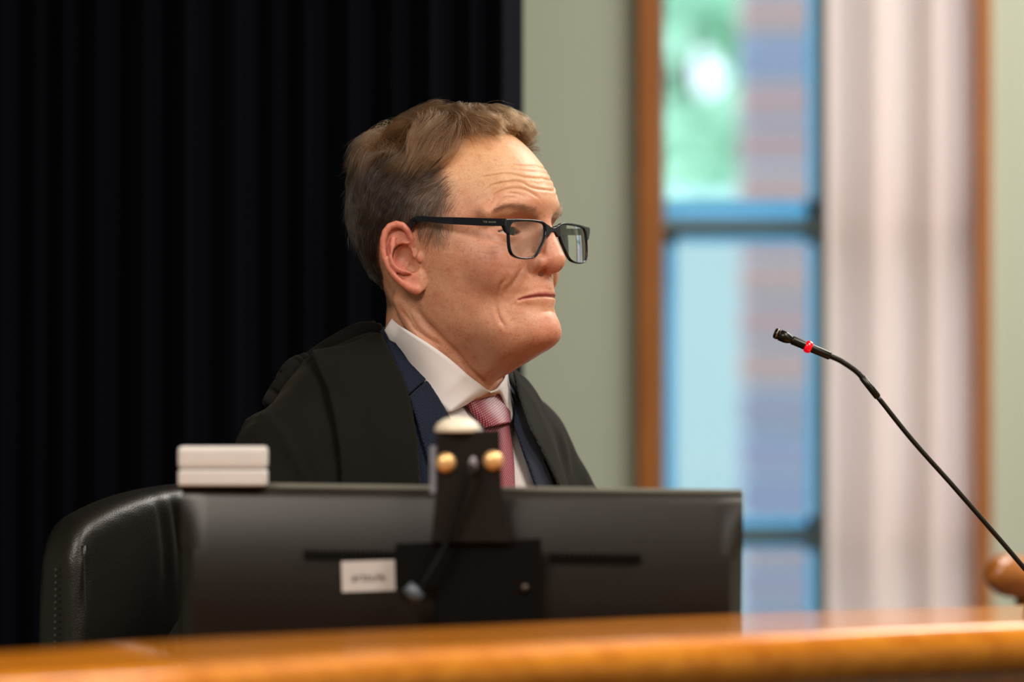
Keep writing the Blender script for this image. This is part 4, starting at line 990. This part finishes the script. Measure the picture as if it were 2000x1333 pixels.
# ================================================================== MONITOR (seen from behind)
MP = simple('black_monitor_plastic', '#140d0a', .36, spec=.45, noise=(40, .04), bump=(900, .12)); MD = simple('matt_black_plastic', '#040404', .7, spec=.1)
YM = -.55
mc = at(893, 957, YM); mon = empty('monitor', (mc[0], YM, WS)); tag(mon, 'black computer monitor seen from behind, standing on the bench before the man', 'monitor')
mon.rotation_euler = (0, radians(.75), 0); MW, MH = .4885 * 4.35 / 4.46, .284; ZT = mc[2] - WS
nu, nv = 40, 48; V = []; vs_ = [0, .003, .008, .015, .022, .030] + list(np.linspace(.04, 1, nv - 5))
for j in range(nv + 1):
    v = vs_[j]
    for i in range(nu + 1):
        u = i / nu; x = (u - .5) * MW; z = ZT - v * MH
        e = min(u, 1 - u) / .10; k = 1 - (1 - min(1, max(0, e / .25))) ** 2
        t = min(v / .36, 1); g = .021 * (1 - (1 - t) ** 2.1) * (1 - .5 * max(0, (v - .36) / .64) ** 1.3); e0 = -.001 - .009 * sqrt(1 - (1 - min(1, v / .03)) ** 2)
        V.append((x, e0 - g * (.25 + .75 * k), z))
F = [(j * (nu + 1) + i, j * (nu + 1) + i + 1, (j + 1) * (nu + 1) + i + 1, (j + 1) * (nu + 1) + i) for j in range(nv) for i in range(nu)]
nb = len(V); ring = [i for i in range(nu + 1)] + [(j) * (nu + 1) + nu for j in range(1, nv + 1)] + [nv * (nu + 1) + i for i in range(nu - 1, -1, -1)] + [j * (nu + 1) for j in range(nv - 1, 0, -1)]
for r in ring: V.append((V[r][0], -.0005, V[r][2]))
for k in range(len(ring)): F.append((ring[k], nb + k, nb + (k + 1) % len(ring), ring[(k + 1) % len(ring)]))
bh = mesh_obj('rear_housing', V, F, MP, mon, True); bh.data.set_sharp_from_angle(angle=radians(45))
bm = bmesh.new(); box(bm, (-MW / 2, -.001, ZT - MH), (MW / 2, .010, ZT + .0030), .002); bm_obj('bezel', bm, simple('bezel_plastic', '#6c6b60', .5), mon)
bm = bmesh.new(); box(bm, (-MW / 2 + .008, .0075, ZT - MH + .014), (MW / 2 - .008, .009, ZT - .008)); bm_obj('screen', bm, simple('screen_glass', '#06080a', .1), mon)
def ml(px, py, Y): p = at(px, py, Y); return p[0] - mc[0], p[2] - WS
yr = YM - .031
# row of vent slots
bm = bmesh.new()
for a, b in ((585, 765), (1065, 1243)):
    x = a
    while x < b:
        X0, Z0 = ml(x, 1078, yr); X1, Z1 = ml(x + 4.5, 1094, yr); box(bm, (X0, -.0322, Z1), (X1, -.026, Z0)); x += 9
o = bm_obj('vent_slots', bm, MD, mon); o['kind'] = 'stuff'
# label
X0, Z0 = ml(659, 1158, yr); X1, Z1 = ml(763, 1098, yr); LX, LZ = (X0 + X1) / 2, (Z0 + Z1) / 2
bm = bmesh.new(); box(bm, (X0 - LX, -.001, Z0 - LZ), (X1 - LX, 0, Z1 - LZ)); lb = bm_obj('asset_label', bm, simple('white_label', '#c2bdbb', .6), mon)
lb.location = (LX, -.0305, LZ); lb.rotation_euler = (0, radians(-2.6), 0); lb['label'] = 'white asset sticker'
def text(body, size, loc, rot, mat, parent, ext=.0001, al='CENTER'):
    c = bpy.data.curves.new('lettering', 'FONT'); c.body = body; c.size = size; c.extrude = ext; c.align_x = al; c.align_y = 'CENTER'; c.materials.append(mat)
    o = link(bpy.data.objects.new('lettering', c), None); me = bpy.data.meshes.new_from_object(o); SC.collection.objects.unlink(o); bpy.data.objects.remove(o)
    m_ = link(bpy.data.objects.new('lettering', me), parent); m_.location = loc; m_.rotation_euler = rot; return m_
text('artsule', .0105, (0, -.0013, -.001), (pi / 2, 0, 0), simple('grey_print', '#3a3432', .6), lb)
# stand
bm = bmesh.new(); box(bm, (-.045, -.03, .0), (.045, 0, ZT - MH + .05), .006); bm_obj('stand_neck', bm, MP, mon)
bm = bmesh.new(); box(bm, (-.12, -.09, 0), (.12, .09, .012), .005); bm_obj('stand_base', bm, MP, mon)
# bracket with a device mount, bolted on behind
YK = YM - .044
BRM = simple('dark_brown_metal', '#0c0502', .6, .0, .25, noise=(30, .1))
brk = empty('mounting_bracket', (mc[0], YK, 1.05)); tag(brk, 'dark brown metal bracket with two brass bolts fixed to the back of the monitor', 'bracket')
def kp(px, py, Y=YK): p = at(px, py, Y); return p[0] - mc[0], p[2] - 1.05
def plate(name, px, th, mat, y0=0):
    bm = bmesh.new(); P = [kp(*q) for q in px]; a = [bm.verts.new((x, y0 - th, z)) for x, z in P]; b = [bm.verts.new((x, y0, z)) for x, z in P]; n = len(P)
    bm.faces.new(a); bm.faces.new(b[::-1])
    for i in range(n): bm.faces.new((a[i], a[(i + 1) % n], b[(i + 1) % n], b[i]))
    o = bm_obj(name, bm, mat, brk); md = o.modifiers.new('b', 'BEVEL'); md.width = .001; md.segments = 2; return o
plate('upright_plate', [(853,845),(977,839),(981,960),(1000,1060),(842,1060),(852,960)], .004, BRM, -.002)
plate('cross_plate', [(772,1062),(1057,1052),(1057,1140),(1052,1235),(850,1235),(850,1150),(772,1150)], .004, simple('black_steel', '#030202', .6, 0, .12), .004)
for px, py in ((871, 905), (963, 901)):
    x, z = kp(px, py, YK - .01); V, F = lathe_axis((x, -.004, z), (0, -1, 0), [(0, .0084), (.003, .0086), (.006, .0072), (.008, .0036)], 20); mesh_obj('bolt', V, F, simple('brass', '#f0c488', .4, .7), brk)['label'] = 'brass bolt head'
x, z = kp(924, 907); V, F = lathe_axis((x, -.004, z), (0, -1, 0), [(0, .0035), (.010, .0035), (.011, .002)], 16); V = [(v[0], v[1], z + (v[2] - z) * 1.9) for v in V]; mesh_obj('plug', V, F, simple('grey_plug', '#8b8690', .35, .3), brk)
bm = bmesh.new(); x0, z0 = kp(840, 965); x1, z1 = kp(853, 872); box(bm, (x0, -.004, z0), (x1, .012, z1), .0015); bm_obj('edge_strip', bm, simple('grey_blue_plastic', '#7d828e', .3), brk)
# small white camera on the bracket's top
wc = at(893, 842, YK); cam_w = empty('webcam', (wc[0], YK + .006, wc[2] - .001)); tag(cam_w, 'small white rounded camera perched on top of the brown bracket', 'camera')
V, F = lathe_axis((0, 0, 0), (0, 0, 1), [(0, .019), (.002, .0195), (.007, .017), (.011, .0105), (.0125, .003)], 28); mesh_obj('shell', V, F, simple('ivory_plastic', '#ddd3c0', .4), cam_w)
V, F = lathe_axis((0, .0165, .006), (0, 1, 0), [(0, .004), (.003, .004), (.0035, .002)], 16); mesh_obj('lens', V, F, MD, cam_w)
x, z = kp(1025, 1150, YK - .01); V, F = lathe_axis((x, -.0, z), (0, -1, 0), [(0, .0035), (.003, .003), (.004, .001)], 14); mesh_obj('bolt', V, F, simple('dull_steel', '#4a4038', .4, .6), brk)
# cable
cab = empty('cable', tuple(at(905, 930, YK - .014))); c0 = np.array(cab.location); tag(cab, 'thin black cable running down the bracket to a grey connector', 'cable')
pts = catmull([at(924, 909, YK - .018), at(914, 935, YK - .020), at(893, 1000, YK - .016), at(868, 1070, YK - .014), at(846, 1110, YK - .014), at(828, 1140, YK - .014)], 8)
V, F = tube_mesh([tuple(p - c0) for p in pts], .0026, 10); mesh_obj('cord', V, F, simple('cable_sheath', '#07080b', .5, 0, .2), cab)
a, b = at(820, 1172, YK - .014), at(795, 1145, YK - .014); V, F = tube_mesh([tuple(a - c0), tuple((a + b) / 2 - c0), tuple(b - c0)], [.0055, .0062, .0050], 12); o = mesh_obj('connector', V, F, simple('connector_grey', '#4b545c', .4), cab)
a2 = at(828, 1140, YK - .014); pts = catmull([a2, at(824, 1160, YK - .012), at(816, 1168, YK - .014)], 6); V, F = tube_mesh([tuple(p - c0) for p in pts], .0024, 10); mesh_obj('cord', V, F, simple('cable_sheath_2', '#07080b', .5, 0, .2), cab)
# white box on the monitor's top left corner
bp_ = at(436, 949, YM - .004); wb = empty('small_box', (bp_[0], YM - .004, at(436, 949, YM - .004)[2])); tag(wb, 'small white plastic box standing on the top left corner of the monitor', 'box')
WP = simple('white_plastic', '#cfcbc9', .35, noise=(60, .05))
bm = bmesh.new(); box(bm, (-.0375, -.016, 0), (.0375, .014, .0135), .003, 3); bm_obj('base', bm, WP, wb, angle=40)
bm = bmesh.new(); box(bm, (-.0378, -.015, .0145), (.0378, .013, .0335), .0055, 4); bm_obj('lid', bm, WP, wb, angle=40)
bm = bmesh.new(); box(bm, (-.035, -.013, .0125), (.035, .011, .0155)); bm_obj('groove', bm, simple('shadow_gap_plastic', '#8a8582', .6), wb)
bm = bmesh.new(); box(bm, (-.030, .004, -.012), (.030, .012, .001), .001); bm_obj('clip', bm, WP, wb)

# ================================================================== MICROPHONE
mic = empty('gooseneck_microphone', tuple(at(2432, 1638, .0))); tag(mic, 'slim black gooseneck microphone with a glowing red ring, arching over the bench', 'microphone'); m0 = np.array(mic.location)
YMI = .0
def mp_(px, py, Y=YMI): return at(px, py, Y) - m0
BLK = simple('satin_black_metal', '#17150f', .28, .4); BLK2 = simple('gooseneck_black', '#1b1812', .32, .5)
a, b = mp_(1512, 650), mp_(1622, 696); d = b - a; L = np.linalg.norm(d); d = d / L
V, F = lathe_axis(a, d, [(0, .0030), (.0006, .0050), (.0046, .0054), (.0048, .0048), (.0058, .0048), (.0060, .0056), (.012, .0056), (.0150, .0050), (.0185, .0034), (.0190, .0032)], 28); mesh_obj('capsule_head', V, F, BLK, mic)
V, F = lathe_axis(a, d, [(.0022, .0053), (.0024, .0056), (.0030, .0056), (.0032, .0053)], 28); mesh_obj('capsule_ring', V, F, simple('steel_ring', '#9c8f7e', .25, .9), mic)
V, F = lathe_axis(a, d, [(.0185, .0040), (.0195, .0043), (L - .001, .0041), (L, .0036)], 24); mesh_obj('body_tube', V, F, BLK, mic)
tr_ = .0355; s = NT('red_ring_light'); s.set(Base_Color=(.55, .0, .01, 1), Roughness=.2, Emission_Color=(.9, .0, .012, 1), Emission_Strength=.35, Coat_Weight=.6)
V, F = lathe_axis(a, d, [(tr_ - .0035, .0041), (tr_ - .0031, .0053), (tr_ - .0018, .0059), (tr_, .0061), (tr_ + .0018, .0059), (tr_ + .0031, .0053), (tr_ + .0035, .0041)], 28); mesh_obj('light_ring', V, F, s.m, mic)['label'] = 'glowing red ring'
gp = catmull([mp_(1620, 695), mp_(1640, 704), mp_(1660, 716.5), mp_(1675, 728), mp_(1688, 742)], 26)
V, F = tube_mesh([tuple(p) for p in gp], [.0027 + .00042 * (i % 3 - 1) for i in range(len(gp))], 16); mesh_obj('gooseneck', V, F, BLK2, mic)
a, b = mp_(1684, 737), mp_(1716, 778); gd = (b - a) / np.linalg.norm(b - a)
V, F = lathe_axis(a, gd, [(0, .0030), (.0003, .0035), (.024, .0034), (.0245, .0030)], 20); mesh_obj('sleeve', V, F, BLK, mic)
st = catmull([mp_(1713, 774), mp_(1780, 858), mp_(1860, 948), mp_(1935, 1034), mp_(2000, 1110), mp_(2150, 1288), mp_(2310, 1480), mp_(2410, 1600)], 10)
V, F = tube_mesh([tuple(p) for p in st], .0024, 16); mesh_obj('stem', V, F, BLK2, mic)
gp = catmull([mp_(2405, 1594), mp_(2425, 1618), mp_(2432, 1636)], 16); V, F = tube_mesh([tuple(p) for p in gp], [.004 + .0004 * (i % 3 - 1) for i in range(len(gp))], 14); mesh_obj('gooseneck', V, F, BLK2, mic)
V, F = lathe_axis((0, 0, WS - m0[2]), (0, 0, 1), [(0, .055), (.004, .057), (.016, .054), (.022, .04), (.026, .012), (.034, .009)], 40); mesh_obj('base', V, F, BLK, mic)

# ================================================================== CHAIRS
def chair_frame(o): return o
LEA = NT('black_leather'); LEA.set(Base_Color=rgb('#15130f'), Roughness=.40, Specular_IOR_Level=.55)
tc = LEA.add('ShaderNodeTexCoord'); v = LEA.add('ShaderNodeTexVoronoi', i_Scale=700.0); LEA.l(tc.outputs['Object'], v.inputs['Vector']); bp = LEA.add('ShaderNodeBump', i_Strength=.25, i_Distance=.0006); LEA.l(v.outputs['Distance'], bp.inputs['Height']); LEA.l(bp.outputs[0], LEA.b.inputs['Normal']); LEA = LEA.m
CA = np.array([-.455, -.05]); CW = .50; CD = np.array([.72, .694]); CN = np.array([.694, -.72])
cc = CA + CD * CW / 2
chair = empty('office_chair', (cc[0], cc[1], .12), 0); tag(chair, 'black leather high-backed office chair behind the man', 'chair'); CO = np.array(chair.location)
CM = np.array([[CD[0], CD[1], 0], [CN[0], CN[1], 0], [0, 0, 1.]])
def c2w(L): return (np.asarray(L, float) / 1000) @ CM      # chair frame: w along the back, n forward, z up (mm)
def ctop(w):
    t = np.clip(np.abs(w) / 250, 0, 1); return 1078 - 6 * t ** 2 - 42 * t ** 3.0 - 20 * np.clip((t - .85) / .15, 0, 1) ** 2
def crease(w, z):
    g = 0
    for w0, sl, dp, wd in ((-120, .10, 4, 5), (-102, .14, 5, 5), (-78, .10, 3.5, 5), (-60, .14, 4, 4.5), (-40, .10, 3, 5), (-215, -.2, 3, 6), (-228, -.3, 2.5, 5), (60, .1, 4, 6), (110, -.1, 3, 6)):
        dz = ctop(w) - z; c = w0 + sl * dz + 5 * np.sin(dz / 30); g = g + 1.5 * dp * np.exp(-((w - c) / wd) ** 2) * np.clip(dz / 18, 0, 1) * np.exp(-((dz - 45) / 45) ** 2)
    return g
def f_back(P):
    P = P.astype(np.float32); w, n, z = P.T
    cn = -10 + .00045 * w * w + .00006 * (z - 700) ** 2 * .6
    th = 34 - 6 * np.clip((z - 950) / 120, 0, 1); tp = ctop(w)
    d = np.abs(n - cn) - th + crease(w, z) * .55
    e = smax(np.abs(w) - 238 + 12 * np.clip((900 - z) / 500, 0, 1), z - tp, 30); e = smax(e, 440 - z, 30)
    return smax(d, e, 22)
V, F = nets(f_back, (-275, -75, 400), (275, 95, 1100), 4, smooth=2); mesh_obj('backrest', c2w(V), F, LEA, chair)
def ctube(name, pts, r, mat, n=10): V, F = tube_mesh([tuple(p) for p in c2w(catmull(pts, 8))], r / 1000, n); return mesh_obj(name, V, F, mat, chair)
def bz(w, z): return -10 + .00045 * w * w + .00006 * (z - 700) ** 2 * .6
for w0, rr in ((-222, 2.2), (222, 2.2)):
    ctube('piping', [(w0 + (8 if w0 < 0 else -8) * k / 6, bz(w0, z) + 31 - 6 * max(0, (z - 950) / 120), z) for k, z in enumerate(np.linspace(ctop(w0) - 20, 520, 7))], rr, LEA)
bm = bmesh.new()
for k in range(70):
    z = 1000 - k * 6.2; p = c2w([-241, bz(-240, z) + 6, z]); box(bm, (-.0011, -.0012, -.0011), (.0011, .0012, .0011), mat=Matrix.Translation(p))
o = bm_obj('stitching', bm, simple('dark_thread', '#24211a', .6), chair); o['kind'] = 'stuff'
def f_seat(P):
    P = P.astype(np.float32); d = np.maximum(np.abs(P[:, 0]) - 235, np.abs(P[:, 1] - 270) - 240); return smax(d, np.abs(P[:, 2] - 470) - 42 + .0001 * (P[:, 0] ** 2), 40)
V, F = nets(f_seat, (-260, 10, 410), (260, 540, 540), 7, smooth=2); mesh_obj('seat', c2w(V), F, LEA, chair)
CHR = simple('chair_metal', '#2a2a2a', .3, .8)
for sgn in (-1, 1): ctube('armrest', [(sgn * 250, 20, 660), (sgn * 285, 60, 700), (sgn * 292, 200, 705), (sgn * 290, 330, 690), (sgn * 280, 350, 640), (sgn * 245, 300, 470)], 17, LEA, 14)
ctube('back_support', [(0, -46, 640), (0, -66, 560), (0, -30, 430), (0, 100, 410), (0, 240, 410)], 20, CHR)
V, F = lathe_axis(tuple(c2w([0, 240, 60])), (0, 0, 1), [(0, .045), (.04, .045), (.05, .028), (.24, .028), (.25, .022), (.36, .022)], 24); mesh_obj('gas_lift', V, F, CHR, chair)
for k in range(5):
    t = k * 2 * pi / 5 + .3; a = np.array([0, 240, 80]); e = a + [300 * cos(t), 300 * sin(t), -24]
    V, F = tube_mesh([tuple(c2w(a)), tuple(c2w((a + e) / 2 + [0, 0, 4])), tuple(c2w(e))], [.022, .018, .014], 10); lg = mesh_obj('leg', V, F, CHR, chair)
    V, F = lathe_axis(tuple(c2w(e + [-12, 0, -29])), tuple(c2w([1, 0, 0])), [(0, .018), (.004, .026), (.020, .026), (.024, .018)], 18); mesh_obj('caster', V, F, MD, lg)
# timber armchair glimpsed at the right edge
wcx = at(2075, 1128, .9); wch = empty('timber_armchair', (wcx[0] + .12, .95, .12)); tag(wch, 'honey-coloured timber chair with rounded top rail at the right edge', 'chair'); W0 = np.array(wch.location)
def wm(name, V, F, m=None): return mesh_obj(name, [tuple(np.array(v) - W0) for v in V], F, m or TW2, wch)
TW2 = wood_mat('chair_timber', '#8a4a14', '#b46f2c', .35, (2, 9, 9), .3)
pts = catmull([at(1936, 1108, .86), at(1950, 1118, .87), at(1985, 1127, .90), at(2060, 1130, .94), at(2180, 1128, .95), at(2300, 1122, .92), at(2380, 1108, .86)], 8); n = len(pts)
V, F = tube_mesh([tuple(p) for p in pts], [.010 + .016 * min(1, (min(i, n - 1 - i)) / 12) ** .6 for i in range(n)], 18, flat=(.95, .8)); wm('top_rail', V, F)
for px in (2010, 2310): p = at(px, 1140, .92); V, F = tube_mesh([(p[0], p[1], p[2]), (p[0], p[1] + .01, .55), (p[0], p[1] + .04, .12)], [.016, .019, .015], 12); wm('leg', V, F)
for px in (2080, 2160, 2240): p = at(px, 1145, .93); V, F = tube_mesh([(p[0], p[1], p[2]), (p[0], p[1] - .01, .8), (p[0], p[1], .56)], [.010, .011, .010], 10, flat=(1, .5)); wm('spindle', V, F)
p0, p1 = at(2010, 1140, .92), at(2310, 1140, .92); bm = bmesh.new(); box(bm, (p0[0] - .04 - W0[0], .45 - W0[1], .53 - W0[2]), (p1[0] + .04 - W0[0], .96 - W0[1], .57 - W0[2]), .015, 3); bm_obj('seat', bm, TW2, wch)
for X in (p0[0] - .01, p1[0] + .01): V, F = tube_mesh([(X, .50, .54), (X, .48, .33), (X, .47, .12)], [.017, .018, .014], 12); wm('leg', V, F)
